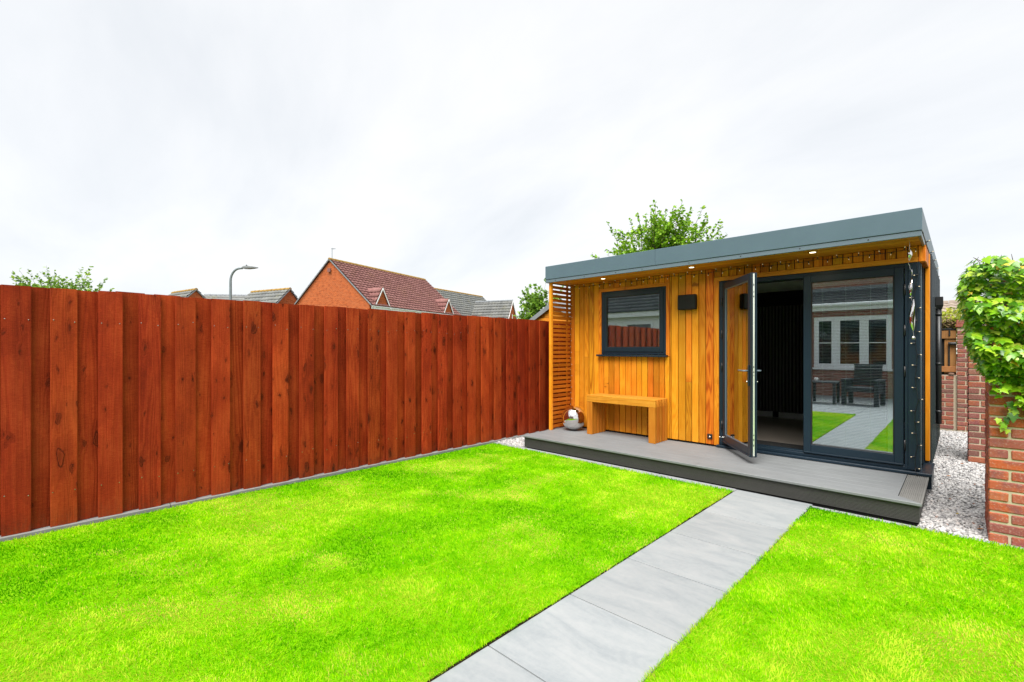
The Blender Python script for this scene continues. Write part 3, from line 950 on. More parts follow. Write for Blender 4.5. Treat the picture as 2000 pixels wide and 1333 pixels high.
# trims (mitred boards) round door and window
def mitre(name, parent, pts, y0, y1, mat):
    V = [(p[0], y0, p[1]) for p in pts] + [(p[0], y1, p[1]) for p in pts]
    F = [(0, 1, 2, 3), (7, 6, 5, 4)] + [(i, i + 4, (i + 1) % 4 + 4, (i + 1) % 4) for i in range(4)]
    c = Vector((sum(p[0] for p in pts) / 4, (y0 + y1) / 2, sum(p[1] for p in pts) / 4))
    V = [Vector(v) - c for v in V]
    return new_obj(name, make_mesh(name, V, orient(V, F), mat), parent, c)
FX0, FX1, FZ0, FZ1 = -2.160, -0.292, 0.205, 2.214
mitre('door_trim', wall, [(FX0 - 0.058, 2.266), (-0.300, 2.266), (-0.300, FZ1 + 0.003), (FX0, FZ1 + 0.003)], YW - 0.006, YW + 0.03, M['cedar_x'])
mitre('door_trim', wall, [(FX0 - 0.058, 2.2655), (FX0 - 0.0005, FZ1 + 0.003), (FX0 - 0.0005, 0.19), (FX0 - 0.058, 0.19)], YW - 0.006, YW + 0.03, M['cedar'])
mitre('window_trim', wall, [(WX0 - TR, WZ1 + TR), (WX1 + TR, WZ1 + TR), (WX1, WZ1), (WX0, WZ1)], YW - 0.005, YW + 0.03, M['cedar_x'])
mitre('window_trim', wall, [(WX0 - TR, WZ1 + TR - 0.0005), (WX0 - 0.0003, WZ1), (WX0 - 0.0003, WZ0 - 0.02), (WX0 - TR, WZ0 - 0.02)], YW - 0.005, YW + 0.03, M['cedar'])
mitre('window_trim', wall, [(WX1 + TR, WZ1 + TR - 0.0005), (WX1 + 0.0003, WZ1), (WX1 + 0.0003, WZ0 - 0.02), (WX1 + TR, WZ0 - 0.02)], YW - 0.005, YW + 0.03, M['cedar'])
# other walls: left, back, right (metal), base
box('base_plinth', room, -4.42, -0.27, YW + 0.03, 9.30, 0.02, 0.158, M['deck_dark'], 0.004)
box('left_wall', room, -4.46, -4.40, YW + 0.105, 9.33, 0.16, 2.45, M['anth_side'], 0.003)
box('back_wall', room, -4.398, -0.262, 9.28, 9.33, 0.16, 2.45, M['anth_side'], 0.003)
side = box('side_wall', room, -0.30, -0.258, 6.47, 9.33, 0.10, 2.45, M['anth_side'], 0.003)
yy = 6.555
while yy < 9.3:
    y2 = min(yy + 0.19, 9.33)
    box('metal_panel', side, -0.2575, -0.244, yy + 0.004, y2 - 0.018, 0.10, 2.40, M['anth_side'], 0.003)
    box('standing_seam', side, -0.2575, -0.229, y2 - 0.016, y2 + 0.002, 0.10, 2.40, M['anth_side'], 0.003)
    yy = y2
box('corner_post', room, -0.272, -0.236, 6.452, 6.545, 0.225, 2.36, M['cedar'], 0.003)
# roof
roof = box('roof', room, -4.45, -0.27, 5.42, 9.34, 2.452, 2.575, M['anth_side'], 0.004)
RX0, RX1, RY = -4.476, -0.246, 5.38
def fpanel(x0, x1):
    return box('fascia_panel', roof, x0, x1, RY, RY + 0.02, 2.411, 2.606, M['fascia'], 0.003)
fpanel(RX0, -2.7245); fpanel(-2.7215, RX1)
box('fascia_joint', roof, -2.728, -2.718, RY + 0.006, RY + 0.0215, 2.412, 2.605, M['fascia_trim'], 0.001)
box('drip_trim', roof, RX0 + 0.002, RX1 - 0.004, RY + 0.007, RY + 0.03, 2.362, 2.4085, M['fascia_trim'], 0.003)
box('side_fascia', roof, RX1 - 0.02, RX1, RY + 0.021, 9.36, 2.411, 2.606, M['fascia'], 0.003)
box('side_drip_trim', roof, RX1 - 0.026, RX1 - 0.006, RY + 0.031, 6.0, 2.362, 2.4085, M['fascia_trim'], 0.003)
box('side_fascia', roof, RX0, RX0 + 0.02, RY + 0.021, 9.36, 2.362, 2.606, M['fascia'], 0.003)
box('back_fascia', roof, RX0 + 0.021, RX1 - 0.021, 9.34, 9.36, 2.411, 2.606, M['fascia'], 0.003)
box('roof_cap', roof, RX0 + 0.022, RX1 - 0.022, RY + 0.022, 9.338, 2.577, 2.60, M['anth_side'], 0.003)
for sx in (-4.29, -3.78, -3.28, -2.90, -2.30, -1.73, -1.17, -0.62):
    sm = MB().lathe([(0.006, 0.0), (0.006, -0.003), (0.003, -0.005)], 8, 0, (0, 0, 0), 'Y')
    if 'screw' not in _cache:
        _cache['screw'] = make_mesh('screw', sm.V, sm.F, M['black'])
    new_obj('screw', _cache['screw'], roof, (sx, RY + 0.0075, 2.386))
# soffit boards
soff = box('soffit', room, -4.44, -0.27, RY + 0.032, YW + 0.09, 2.392, 2.448, M['deck_dark'], 0.002)
yy = RY + 0.033
while yy < YW - 0.01:
    y2 = min(yy + 0.098, YW + 0.018)
    box('soffit_board', soff, -4.44, -0.274, yy + 0.0012, y2 - 0.0012, ZS, ZS + 0.018, M['cedar_x'], 0.0015)
    yy = y2
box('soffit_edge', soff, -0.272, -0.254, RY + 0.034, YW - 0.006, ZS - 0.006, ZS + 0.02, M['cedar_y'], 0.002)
# downlights
for dx_, dy_ in ((-3.64, 5.645), (-2.36, 5.60), (-1.10, 5.59)):
    m = MB().lathe([(0.042, 0.0), (0.042, -0.004), (0.036, -0.006), (0.030, -0.004), (0.028, 0.002)], 20)
    if 'dl' not in _cache:
        _cache['dl'] = make_mesh('downlight', m.V, m.F, M['steel'], True)
        m2 = MB().lathe([(0.0285, -0.0022), (0.0285, -0.0030)], 16)
        _cache['dl2'] = make_mesh('lens', m2.V, m2.F, M['downlight'])
    d = new_obj('downlight', _cache['dl'], soff, (dx_, dy_, ZS - 0.0005))
    new_obj('lens', _cache['dl2'], d, (dx_, dy_, ZS - 0.0025))
    ld = bpy.data.lights.new('downlight_lamp', 'SPOT')
    ld.energy = 1.5; ld.color = (1.0, 0.68, 0.36); ld.spot_size = R(150); ld.spot_blend = 0.8; ld.shadow_soft_size = 0.028
    lo = bpy.data.objects.new('downlight_lamp', ld); COL.objects.link(lo)
    lo.parent = d; lo.location = (0, 0, -0.012)

# left screen: corner post and slats
scr = thing('slatted_screen', 'cedar slatted privacy screen at the fence end of the garden room', 'screen', (-4.43, 5.68, 0.17))
box('post', scr, -4.447, -4.403, 5.430, 5.475, 0.172, 2.371, M['cedar'], 0.003)
box('post', scr, -4.462, -4.442, 5.865, 5.905, 0.172, 2.371, M['cedar'], 0.003)
k = 0
z = 0.197
while z + 0.043 < 2.35:
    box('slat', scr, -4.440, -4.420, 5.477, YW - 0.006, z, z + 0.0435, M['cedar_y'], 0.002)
    z += 0.0653

# window
win = new_obj('window', None, room, (-3.352, 5.96, 1.76)); win.empty_display_size = 0.1
def frame4(name, parent, x0, x1, z0, z1, w, y0, y1, mat, world=True, wb=None):
    wb = wb or w
    m = MB()
    m.box(x0, x0 + w, y0, y1, z0, z1, 0.003)
    m.box(x1 - w, x1, y0, y1, z0, z1, 0.003)
    m.box(x0 + w + 0.0002, x1 - w - 0.0002, y0 + 0.0004, y1 - 0.0004, z1 - w, z1, 0.003)
    m.box(x0 + w + 0.0002, x1 - w - 0.0002, y0 + 0.0004, y1 - 0.0004, z0, z0 + wb, 0.003)
    c = Vector(((x0 + x1) / 2, (y0 + y1) / 2, (z0 + z1) / 2))
    m.V = [Vector(v) - c for v in m.V]
    return m.build(name, mat, parent, c, world)
wf = frame4('frame', win, WX0 + 0.004, WX1 - 0.004, WZ0 + 0.004, WZ1 - 0.003, 0.042, YW - 0.002, YW + 0.075, M['anthracite'])
wsash = frame4('sash', win, WX0 + 0.040, WX1 - 0.040, WZ0 + 0.040, WZ1 - 0.038, 0.050, YW - 0.012, YW + 0.060, M['anthracite'], True, 0.064)
frame4('glazing_bead', win, WX0 + 0.088, WX1 - 0.088, WZ0 + 0.102, WZ1 - 0.086, 0.010, YW - 0.004, YW + 0.03, M['rubber'])
box('pane', win, WX0 + 0.092, WX1 - 0.092, YW + 0.010, YW + 0.014, WZ0 + 0.106, WZ1 - 0.090, M['glass'], 0.0005)
box('inner_pane', win, WX0 + 0.092, WX1 - 0.092, YW + 0.040, YW + 0.044, WZ0 + 0.106, WZ1 - 0.090, M['glass_in'], 0.0005)
sl = MB().box(WX0 - 0.052, WX1 + 0.030, YW - 0.062, YW + 0.02, WZ0 - 0.018, WZ0 - 0.001, 0.003)
sl.box(WX0 - 0.052, WX1 + 0.030, YW - 0.066, YW - 0.058, WZ0 - 0.028, WZ0 - 0.004, 0.003)
sl.V = [Vector(v) - Vector((-3.34, YW, WZ0)) for v in sl.V]
sl.build('sill', M['anthracite'], win, (-3.34, YW, WZ0))
def blind(parent, x0, x1, z0, z1, y, pitch, world=True, cords=(0.17, 0.5, 0.83), strip=None):
    m = MB()
    z = z0 + 0.012
    tilt = Matrix.Rotation(R(34), 3, 'X')
    while z < z1 - 0.02:
        w = 0.0058
        V = [tilt @ Vector((sx, sy * w, 0)) + Vector((0, y, z)) for sx, sy in ((x0, -1), (x1, -1), (x1, 1), (x0, 1))]
        V2 = [v + Vector((0, 0, 0.0007)) for v in V]
        m.add(V + V2, [(3, 2, 1, 0), (4, 5, 6, 7), (0, 1, 5, 4), (2, 3, 7, 6)])
        z += pitch
    c = Vector(((x0 + x1) / 2, y, (z0 + z1) / 2))
    m.V = [Vector(v) - c for v in m.V]
    b = m.build('blind', M['slatblind'], parent, c, world)
    for f in cords:
        xx = x0 + (x1 - x0) * f
        box('cord', b, xx - 0.0022, xx + 0.0022, y - 0.0090, y - 0.0066, z0 + 0.01, z1 - 0.02, M['cord'], 0.0005, world) if world else \
            new_obj('cord', boxmesh(0.0044, 0.0024, z1 - z0 - 0.03, M['cord'], 0.0005), b, Vector((xx, y - 0.0078, (z0 + z1) / 2 - 0.005)) - c, False)
    return b
blind(win, WX0 + 0.098, WX1 - 0.125, WZ0 + 0.108, WZ1 - 0.10, YW + 0.027, 0.0155)
box('blind_channel', win, WX1 - 0.122, WX1 - 0.100, YW + 0.022, YW + 0.034, WZ0 + 0.108, WZ1 - 0.092, M['slatblind'], 0.001)

# doors: outer frame, cill, side return
df = frame4('door_frame', room, FX0, FX1, FZ0, FZ1, 0.052, YW + 0.004, YW + 0.075, M['anthracite'])
box('frame_cover', df, -0.3985, -0.3755, YW - 0.010, YW + 0.003, FZ0 + 0.010, FZ1 - 0.002, M['anthracite'], 0.002)
box('frame_cover', df, -0.3735, FX1 + 0.004, YW - 0.011, YW + 0.003, FZ0 + 0.010, FZ1 - 0.002, M['anthracite'], 0.002)
cil = MB()
cil.box(FX0 - 0.018, -0.198, YW - 0.045, YW + 0.075, 0.186, 0.2035, 0.004)
cil.box(FX0 - 0.018, -0.198, YW - 0.053, YW - 0.040, 0.176, 0.2005, 0.005)
cil.box(-0.285, -0.198, YW + 0.0755, 6.500, 0.186, 0.2035, 0.004)
cil.box(-0.285, -0.205, YW + 0.03, 6.49, 0.04, 0.185, 0.003)
cil.V = [Vector(v) - Vector((-1.2, YW, 0.19)) for v in cil.V]
cil.build('cill', M['anthracite'], room, (-1.2, YW, 0.19))
# glazed side return by the corner
sw = new_obj('side_window', None, room, (-0.29, 6.2, 0.2)); sw.empty_display_size = 0.1
box('frame', sw, -0.300, -0.288, YW + 0.077, YW + 0.14, 0.205, 2.214, M['anthracite'], 0.002)
box('edge_trim', sw, -0.2875, -0.280, YW + 0.085, YW + 0.10, 0.205, 2.210, M['fascia_trim'], 0.001)
box('pane', sw, -0.300, -0.295, YW + 0.142, 6.36, 0.225, 2.200, M['glass_house'], 0.0005)
box('frame', sw, -0.302, -0.284, 6.362, 6.45, 0.205, 2.214, M['anthracite'], 0.002)
# inside
ins = box('floor', room, -4.38, -0.31, YW + 0.08, 9.27, 0.162, 0.200, M['laminate'], 0.002)
box('doormat', ins, -2.05, -1.15, 6.06, 6.55, 0.201, 0.209, M['mat'], 0.002)
box('ceiling', room, -4.38, -0.31, YW + 0.105, 9.27, 2.37, 2.39, M['plaster'], 0.002)
box('inner_left_wall', room, -4.395, -4.37, YW + 0.105, 9.27, 0.2, 2.37, M['plaster'], 0.002)
box('inner_back_wall', room, -4.36, -0.32, 9.02, 9.27, 0.2, 2.37, M['panel_gap'], 0.002)
pm = MB()
x = -4.34
while x < -0.34:
    pm.box(x, x + 0.030, 8.99, 9.018, 0.30, 2.12, 0.002)
    x += 0.052
pm.V = [Vector(v) - Vector((-2.3, 9.0, 1.2)) for v in pm.V]
pm.build('acoustic_slat_panel', M['panel_black'], room, (-2.3, 9.0, 1.2))
box('skirting', room, -2.27, -0.33, 8.975, 9.018, 0.2005, 0.295, M['skirting'], 0.003)
box('skirting', room, -4.34, -2.37, 8.975, 9.018, 0.2005, 0.295, M['skirting'], 0.003)
box('inner_side_wall', room, -0.33, -0.31, 6.46, 8.97, 0.2, 2.37, M['plaster'], 0.002)

# door leaf, built in its own frame: hinge edge at x=0, leaf goes to +x, outside face at y=0 (towards -y)
LW, LZ0, LZ1 = 0.846, 0.246, 2.178
ST = 0.076
def door_leaf(name, hinge, rz, flip=False, opened=False):
    leaf = new_obj(name, None, room, hinge); leaf.empty_display_size = 0.1
    leaf.rotation_euler = (0, 0, rz)
    s = -1 if flip else 1
    def bx(nm, par, x0, x1, y0, y1, z0, z1, mat, c=0.002):
        a, b = sorted((s * x0, s * x1))
        cc = Vector(((a + b) / 2, (y0 + y1) / 2, (z0 + z1) / 2 - hinge[2]))
        if par is not leaf:
            cc = cc - LOC[par.name]
        o = new_obj(nm, boxmesh(b - a, y1 - y0, z1 - z0, mat, c), par, cc, False)
        LOC[o.name] = cc + (LOC[par.name] if par is not leaf else Vector())
        return o
    LOC = {}
    def fr(nm, x0, x1, z0, z1, w, y0, y1, mat, wb=None):
        a, b = sorted((s * x0, s * x1))
        m = MB(); wb = wb or w
        m.box(a, a + w, y0, y1, z0, z1, 0.003); m.box(b - w, b, y0, y1, z0, z1, 0.003)
        m.box(a + w + 0.0002, b - w - 0.0002, y0 + 0.0005, y1 - 0.0005, z1 - w, z1, 0.003)
        m.box(a + w + 0.0002, b - w - 0.0002, y0 + 0.0005, y1 - 0.0005, z0, z0 + wb, 0.003)
        cc = Vector(((a + b) / 2, (y0 + y1) / 2, (z0 + z1) / 2)); m.V = [Vector(v) - cc for v in m.V]
        o = m.build(nm, mat, leaf, cc - Vector((0, 0, hinge[2])), False)
        LOC[o.name] = cc - Vector((0, 0, hinge[2]))
        return o
    frm = fr('frame', 0.0, LW, LZ0, LZ1, ST - 0.006, 0.0, 0.062, M['anthracite'], 0.094)
    fr('glazing_bead', ST - 0.007, LW - ST + 0.007, LZ0 + 0.089, LZ1 - ST + 0.007, 0.012, 0.006, 0.05, M['fascia_trim'] if opened else M['rubber'])
    bx('pane', leaf, ST, LW - ST, 0.016, 0.020, LZ0 + 0.095, LZ1 - ST, M['glass'], 0.0005)
    bx('inner_pane', leaf, ST, LW - ST, 0.044, 0.048, LZ0 + 0.095, LZ1 - ST, M['glass_in'], 0.0005)
    # blind between the panes
    m = MB(); z = LZ0 + 0.115; tilt = Matrix.Rotation(R(34), 3, 'X')
    bx0, bx1 = ST + 0.008, LW - ST - 0.008
    if not opened: bx0 = ST + 0.056
    while z < LZ1 - ST - 0.06:
        a, b = sorted((s * bx0, s * bx1))
        V = [tilt @ Vector((0, sy * 0.0056, 0)) + Vector((sx, 0.033, z)) for sx, sy in ((a, -1), (b, -1), (b, 1), (a, 1))]
        m.add(V + [v + Vector((0, 0, 0.0007)) for v in V], [(3, 2, 1, 0), (4, 5, 6, 7), (0, 1, 5, 4), (2, 3, 7, 6)])
        z += 0.0155
    bl = m.build('blind', M['slatblind'], leaf, (0, 0, -hinge[2]), False)
    LOC[bl.name] = Vector((0, 0, -hinge[2]))
    for f in (0.14, 0.47, 0.80) if flip else (0.2, 0.53, 0.86):
        xx = bx0 + (bx1 - bx0) * (1 - f if flip else f)
        bx('cord', bl, xx - 0.0022, xx + 0.0022, 0.0225, 0.0250, LZ0 + 0.10, LZ1 - ST - 0.05, M['cord'], 0.0005)
    bx('blind_cassette', leaf, ST + 0.002, LW - ST - 0.002, 0.024, 0.042, LZ1 - ST - 0.048, LZ1 - ST - 0.001, M['slatblind'], 0.002)
    if not opened:
        bx('blind_channel', leaf, ST + 0.002, ST + 0.048, 0.024, 0.040, LZ0 + 0.097, LZ1 - ST - 0.049, M['slatblind'], 0.002)
    # hinges on the hinge edge
    for zh in (LZ0 + 0.20, (LZ0 + LZ1) / 2 - 0.05, (LZ0 + LZ1) / 2 + 0.35, LZ1 - 0.22):
        hm = MB().lathe([(0.009, -0.05), (0.009, 0.05)], 8)
        if 'hinge' not in _cache:
            _cache['hinge'] = make_mesh('hinge', hm.V, hm.F, M['black'], True)
        new_obj('hinge', _cache['hinge'], leaf, (-s * 0.010, -0.004, zh - hinge[2]), False)
    bx('drip_bar', leaf, 0.004, LW - 0.004, -0.010, -0.0005, LZ0 + 0.001, LZ0 + 0.016, M['anthracite'], 0.003)
    if opened:
        # lock edge
        e = bx('lock_strip', leaf, LW, LW + 0.003, 0.025, 0.041, LZ0 + 0.012, LZ1 - 0.01, M['lockstrip'], 0.0005)
        bx('weather_seal', leaf, LW, LW + 0.006, 0.006, 0.013, LZ0 + 0.006, LZ1 - 0.004, M['rubber'], 0.001)
        bx('rebate_lip', leaf, LW, LW + 0.008, 0.050, 0.062, LZ0 + 0.004, LZ1 - 0.004, M['anthracite'], 0.001)
        for zz_, hh in ((0.42, 0.02), (0.47, 0.014), (0.36, 0.02), (1.18, 0.02), (1.13, 0.014), (1.10, 0.008), (1.92, 0.016), (1.97, 0.010), (2.04, 0.02)):
            bx('keeper_slot', e, LW + 0.003, LW + 0.0036, 0.028, 0.036, zz_, zz_ + hh, M['black'], 0.0002)
        for zz_ in (0.28, 0.72, 1.14, 1.62, 2.12):
            bx('fixing_screw', leaf, LW, LW + 0.002, 0.0155, 0.0195, zz_, zz_ + 0.006, M['steel'], 0.0008)
        for side_ in (-1, 1):
            y0 = -0.012 if side_ < 0 else 0.0622
            y1 = -0.0005 if side_ < 0 else 0.074
            hd = bx('handle_plate', leaf, LW - 0.052, LW - 0.024, y0, y1, 0.99, 1.21, M['anthracite'], 0.004)
            hm = MB(); ys = -1 if side_ < 0 else 1
            yb = y0 if side_ < 0 else y1
            xh, zh = LW - 0.038, 1.150
            hm.tube([(xh, yb, zh), (xh, yb + ys * 0.040, zh), (xh - 0.012, yb + ys * 0.048, zh), (xh - 0.125, yb + ys * 0.050, zh), (xh - 0.132, yb + ys * 0.046, zh)], [0.0085, 0.0085, 0.0085, 0.0075, 0.006], 8)
            hm.V = [Vector((s * v[0], v[1], v[2] - hinge[2])) - LOC[hd.name] for v in hm.V]
            hm.build('lever', M['fascia_trim'], hd, (0, 0, 0), False, True)
            cm = MB().lathe([(0.009, 0.0), (0.009, 0.014), (0.007, 0.016)], 10, 0, (0, 0, 0), 'Y')
            cm.V = [Vector((s * (LW - 0.038) + v[0], yb + ys * v[1], 1.035 - hinge[2] + v[2])) - LOC[hd.name] for v in cm.V]
            cm.build('lock_cylinder', M['steel'], hd, (0, 0, 0), False, True)
        # door stop peg low near the hinge
        pm_ = MB().lathe([(0.012, 0.0), (0.012, -0.003), (0.007, -0.004), (0.007, -0.045), (0.011, -0.046), (0.011, -0.058), (0.006, -0.060)], 10, 0, (s * 0.06, 0.0, 0.31 - hinge[2]), 'Y')
        pm_.build('door_stop_peg', M['steel'], leaf, (0, 0, 0), False, True)
    return leaf
HZ = 0.2
door_leaf('open_door', (FX0 + 0.046, YW - 0.012, HZ), R(-52), False, True)
door_leaf('closed_door', (-0.408, YW - 0.012, HZ), 0.0, True, False)
box('frame_strike', df, FX0 + 0.055, -1.262, YW + 0.056, YW + 0.074, 2.150, 2.161, M['rubber'], 0.001)
fixed_thr = box('threshold', df, FX0 + 0.053, FX1 - 0.053, YW - 0.006, YW + 0.074, 0.2045, 0.240, M['anthracite'], 0.004)

# ================================================================== DECK
deck = thing('composite_deck', 'low grey composite deck step in front of the garden room', 'deck', (-2.35, 5.4, 0))
DX0, DX1, DZ, DY0 = -4.452, -0.222, 0.171, 4.846
box('frame', deck, DX0 + 0.03, DX1 - 0.03, DY0 + 0.05, 5.95, -0.03, DZ - 0.026, M['deck_dark'], 0.003)
def ribbed(name, parent, x0, x1, y, z0, z1, mat, n=11):
    """riser board with horizontal ridges facing -y"""
    V, F = [], []
    prof = [(y + 0.012, z0)]
    hh = (z1 - z0 - 0.012) / n
    prof.append((y, z0)); prof.append((y, z0 + 0.006))
    for i in range(n):
        za = z0 + 0.006 + i * hh
        prof += [(y + 0.0055, za + hh * 0.12), (y + 0.0055, za + hh * 0.46), (y, za + hh * 0.55), (y, za + hh * 0.98)]
    prof += [(y, z1), (y + 0.012, z1)]
    m = len(prof)
    c = Vector(((x0 + x1) / 2, y, (z0 + z1) / 2))
    for x in (x0, x1):
        for (a, b) in prof:
            V.append(Vector((x, a, b)) - c)
    for i in range(m - 1):
        F.append((i, m + i, m + i + 1, i + 1))
    F.append(tuple(range(m))); F.append(tuple(reversed(range(m, 2 * m))))
    return new_obj(name, make_mesh(name, V, F, mat), parent, c)
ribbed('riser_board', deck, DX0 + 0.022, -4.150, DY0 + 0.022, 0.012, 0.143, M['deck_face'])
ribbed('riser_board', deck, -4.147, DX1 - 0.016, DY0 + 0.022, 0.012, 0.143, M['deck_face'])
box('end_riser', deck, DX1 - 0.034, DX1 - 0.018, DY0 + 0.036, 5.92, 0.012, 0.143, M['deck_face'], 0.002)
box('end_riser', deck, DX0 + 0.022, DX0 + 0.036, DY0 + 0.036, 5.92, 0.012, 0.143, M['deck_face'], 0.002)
EX = -0.372
# nosing board, mitred at the right
def prism(name, parent, pts, z0, z1, mat, ch=0.0):
    n = len(pts)
    c = Vector((sum(p[0] for p in pts) / n, sum(p[1] for p in pts) / n, (z0 + z1) / 2))
    V = [Vector((p[0], p[1], z0)) - c for p in pts] + [Vector((p[0], p[1], z1)) - c for p in pts]
    F = [tuple(range(n)), tuple(range(n, 2 * n))] + [(i, (i + 1) % n, (i + 1) % n + n, i + n) for i in range(n)]
    return new_obj(name, make_mesh(name, V, orient(V, F), mat), parent, c)
nos = MB()
def nose_profile(x0, x1, xr):
    pr = [(DY0 + 0.004, DZ - 0.0245), (DY0, DZ - 0.020), (DY0, DZ - 0.014), (DY0 + 0.003, DZ - 0.012), (DY0, DZ - 0.010), (DY0, DZ - 0.004), (DY0 + 0.004, DZ), (DY0 + 0.140, DZ), (DY0 + 0.140, DZ - 0.0245)]
    m = len(pr)
    c = Vector(((x0 + x1) / 2, DY0 + 0.07, DZ - 0.012))
    V = []
    for x in (x0, x1):
        for (a, b) in pr:
            xx = x
            if xr and x == x1:
                xx = x1 - (a - DY0) * (DX1 - EX) / 0.143
            V.append(Vector((xx, a, b)) - c)
    F = [(i, m + i, m + (i + 1) % m, (i + 1) % m) for i in range(m)] + [tuple(range(m)), tuple(reversed(range(m, 2 * m)))]
    return new_obj('nosing_board', make_mesh('nosing_board', V, orient(V, F), M['deck']), deck, c)
nose_profile(DX0, -2.005, False); nose_profile(-2.002, DX1, True)
yy = DY0 + 0.143
rs = random.Random(5)
while yy < 5.90:
    y2 = min(yy + 0.140, 5.935)
    xj = rs.uniform(-3.4, -1.2)
    box('deck_board', deck, DX0 + 0.002, EX - 0.007, yy, y2 - 0.0035, DZ - 0.024, DZ - 0.0003, M['deck'], 0.0015)
    yy = y2
# ribbed end board with grooves running front to back
gm = MB()
xg, n = EX, 11
wv = (DX1 - 0.012 - EX) / n
pr = []
for i in range(n):
    xa = EX + i * wv
    pr += [(xa, 0), (xa + wv * 0.52, 0), (xa + wv * 0.58, -0.0055), (xa + wv * 0.94, -0.0055)]
pr += [(DX1 - 0.012, 0), (DX1, 0)]
V, F = [], []
m = len(pr)
for (xx, dz) in pr:
    ys = DY0 + 0.0005 + (DX1 - xx) * 0.143 / (DX1 - EX)
    V += [(xx, ys, DZ + dz), (xx, 5.93, DZ + dz)]
for i in range(m - 1):
    F.append((2 * i, 2 * i + 2, 2 * i + 3, 2 * i + 1))
b0 = len(V)
V += [(DX1, DY0 + 0.0005, DZ - 0.024), (DX1, 5.93, DZ - 0.024), (EX, DY0 + 0.1435, DZ - 0.024), (EX, 5.93, DZ - 0.024)]
F += [(2 * (m - 1), b0, b0 + 1, 2 * (m - 1) + 1), (0, 1, b0 + 3, b0 + 2)]
cc = Vector((-0.3, 5.4, DZ)); V = [Vector(v) - cc for v in V]
new_obj('end_board', make_mesh('end_board', V, F, M['deck_y']), deck, cc)

# ================================================================== THINGS ON AND BY THE DECK
BX0, BX1, BY0, BY1, BZ = -3.852, -2.808, 5.552, 5.900, 0.727
bench = thing('timber_bench', 'low cedar slat bench standing under the window', 'bench', ((BX0 + BX1) / 2, 5.73, DZ))
ns = 5
sw_ = 0.046; gp = (BY1 - BY0 - ns * sw_) / (ns - 1)
for i in range(ns):
    y0 = BY0 + i * (sw_ + gp)
    box('seat_slat', bench, BX0, BX1, y0, y0 + sw_, BZ - 0.096, BZ, M['bench_x'], 0.003)
    for lx0, lx1 in ((BX0 + 0.001, BX0 + 0.088), (BX1 - 0.094, BX1 - 0.001)):
        box('leg', bench, lx0, lx1, y0 + 0.0008, y0 + sw_ - 0.0008, DZ + 0.0005, BZ - 0.0965, M['bench_z'], 0.003)
    if i < ns - 1:
        for lx0, lx1 in ((BX0 + 0.010, BX0 + 0.080), (BX1 - 0.086, BX1 - 0.010)):
            hgt = BZ - 0.03 if i % 2 else BZ - 0.06
            box('leg_spacer', bench, lx0, lx1, y0 + sw_ + 0.0005, y0 + sw_ + gp - 0.0005, DZ + 0.0005, hgt, M['bench_z'], 0.002)

ballc = (-4.172, 5.675, DZ + 0.182)
bm = MB(); prof = []
for i in range(1, 40):
    a = -math.pi / 2 + math.pi * i / 40
    rr = 0.182 * math.cos(a)
    if abs(a) < 0.02: rr -= 0.0006
    prof.append((rr, 0.182 * math.sin(a)))
bm.lathe(prof, 56)
bm.lathe([(0.018, -0.1822), (0.022, -0.180), (0.024, -0.176), (0.012, -0.174)], 16)
ballo = bm.build('gazing_ball', M['chrome'], None, ballc, True, True)
ballo.rotation_euler = (0, R(4), 0)
tag(ballo, 'mirror-polished steel garden ball on the deck beside the bench', 'garden ball')

lb = thing('wall_light', 'dark grey square box wall light between window and door', 'wall light', (-2.535, YW, 1.98))
def rbox(x0, x1, y0, y1, z0, z1, c):
    return chbox(x1 - x0, y1 - y0, z1 - z0, c)
V, F = chbox(0.236, 0.066, 0.192, 0.010)
new_obj('lamp_body', make_mesh('lamp_body', V, F, M['lightbox']), lb, (-2.540, YW - 0.043, 1.980))
box('back_plate', lb, -2.645, -2.435, YW - 0.009, YW - 0.0015, 1.892, 2.068, M['black'], 0.003)
box('light_slot', lb, -2.60, -2.48, YW - 0.060, YW - 0.030, 1.8805, 1.886, M['black'], 0.001)

ds = thing('door_holder', 'small black door catch with steel stud low on the cladding', 'door catch', (-2.268, YW, 0.288))
V, F = chbox(0.062, 0.018, 0.062, 0.006)
new_obj('plate', make_mesh('plate', V, F, M['black']), ds, (-2.268, YW - 0.0105, 0.288))
m = MB().lathe([(0.014, 0.0), (0.014, -0.012), (0.010, -0.016), (0.004, -0.018)], 12, 0, (0, 0, 0), 'Y')
m.build('stud', M['steel'], ds, (-2.262, YW - 0.0198, 0.285), True, True)

# fairy lights -----------------------------------------------------------
bulb_m = MB()
bulb_m.lathe([(0.0035, 0.0), (0.0052, 0.004), (0.0052, 0.020), (0.0040, 0.021)], 8, 0)
bulb_m.lathe([(0.0026, 0.0212), (0.0032, 0.025), (0.0027, 0.029), (0.001, 0.031)], 8, 1)
bulb_me = make_mesh('bulb', bulb_m.V, bulb_m.F, [M['black'], M['bulb']], True)
bulb_me.polygons.foreach_set('material_index', bulb_m.MI)
def light_string(label, pts, dirs, every=1, r=0.0024):
    st = thing('fairy_lights', label, 'string lights', pts[0], 'fairy lights')
    w = MB().tube([Vector(p) - Vector(pts[0]) for p in pts], r, 5)
    w.build('wire', M['black'], st, pts[0])
    for i, (p, d) in enumerate(zip(pts, dirs)):
        if d is None: continue
        o = new_obj('bulb', bulb_me, st, p)
        o.rotation_euler = Vector(d).to_track_quat('Z', 'Y').to_euler()
        o.scale = (0.95, 0.95, 1.25)
    return st
rs = random.Random(21)
pts, dirs = [], []
N = 46
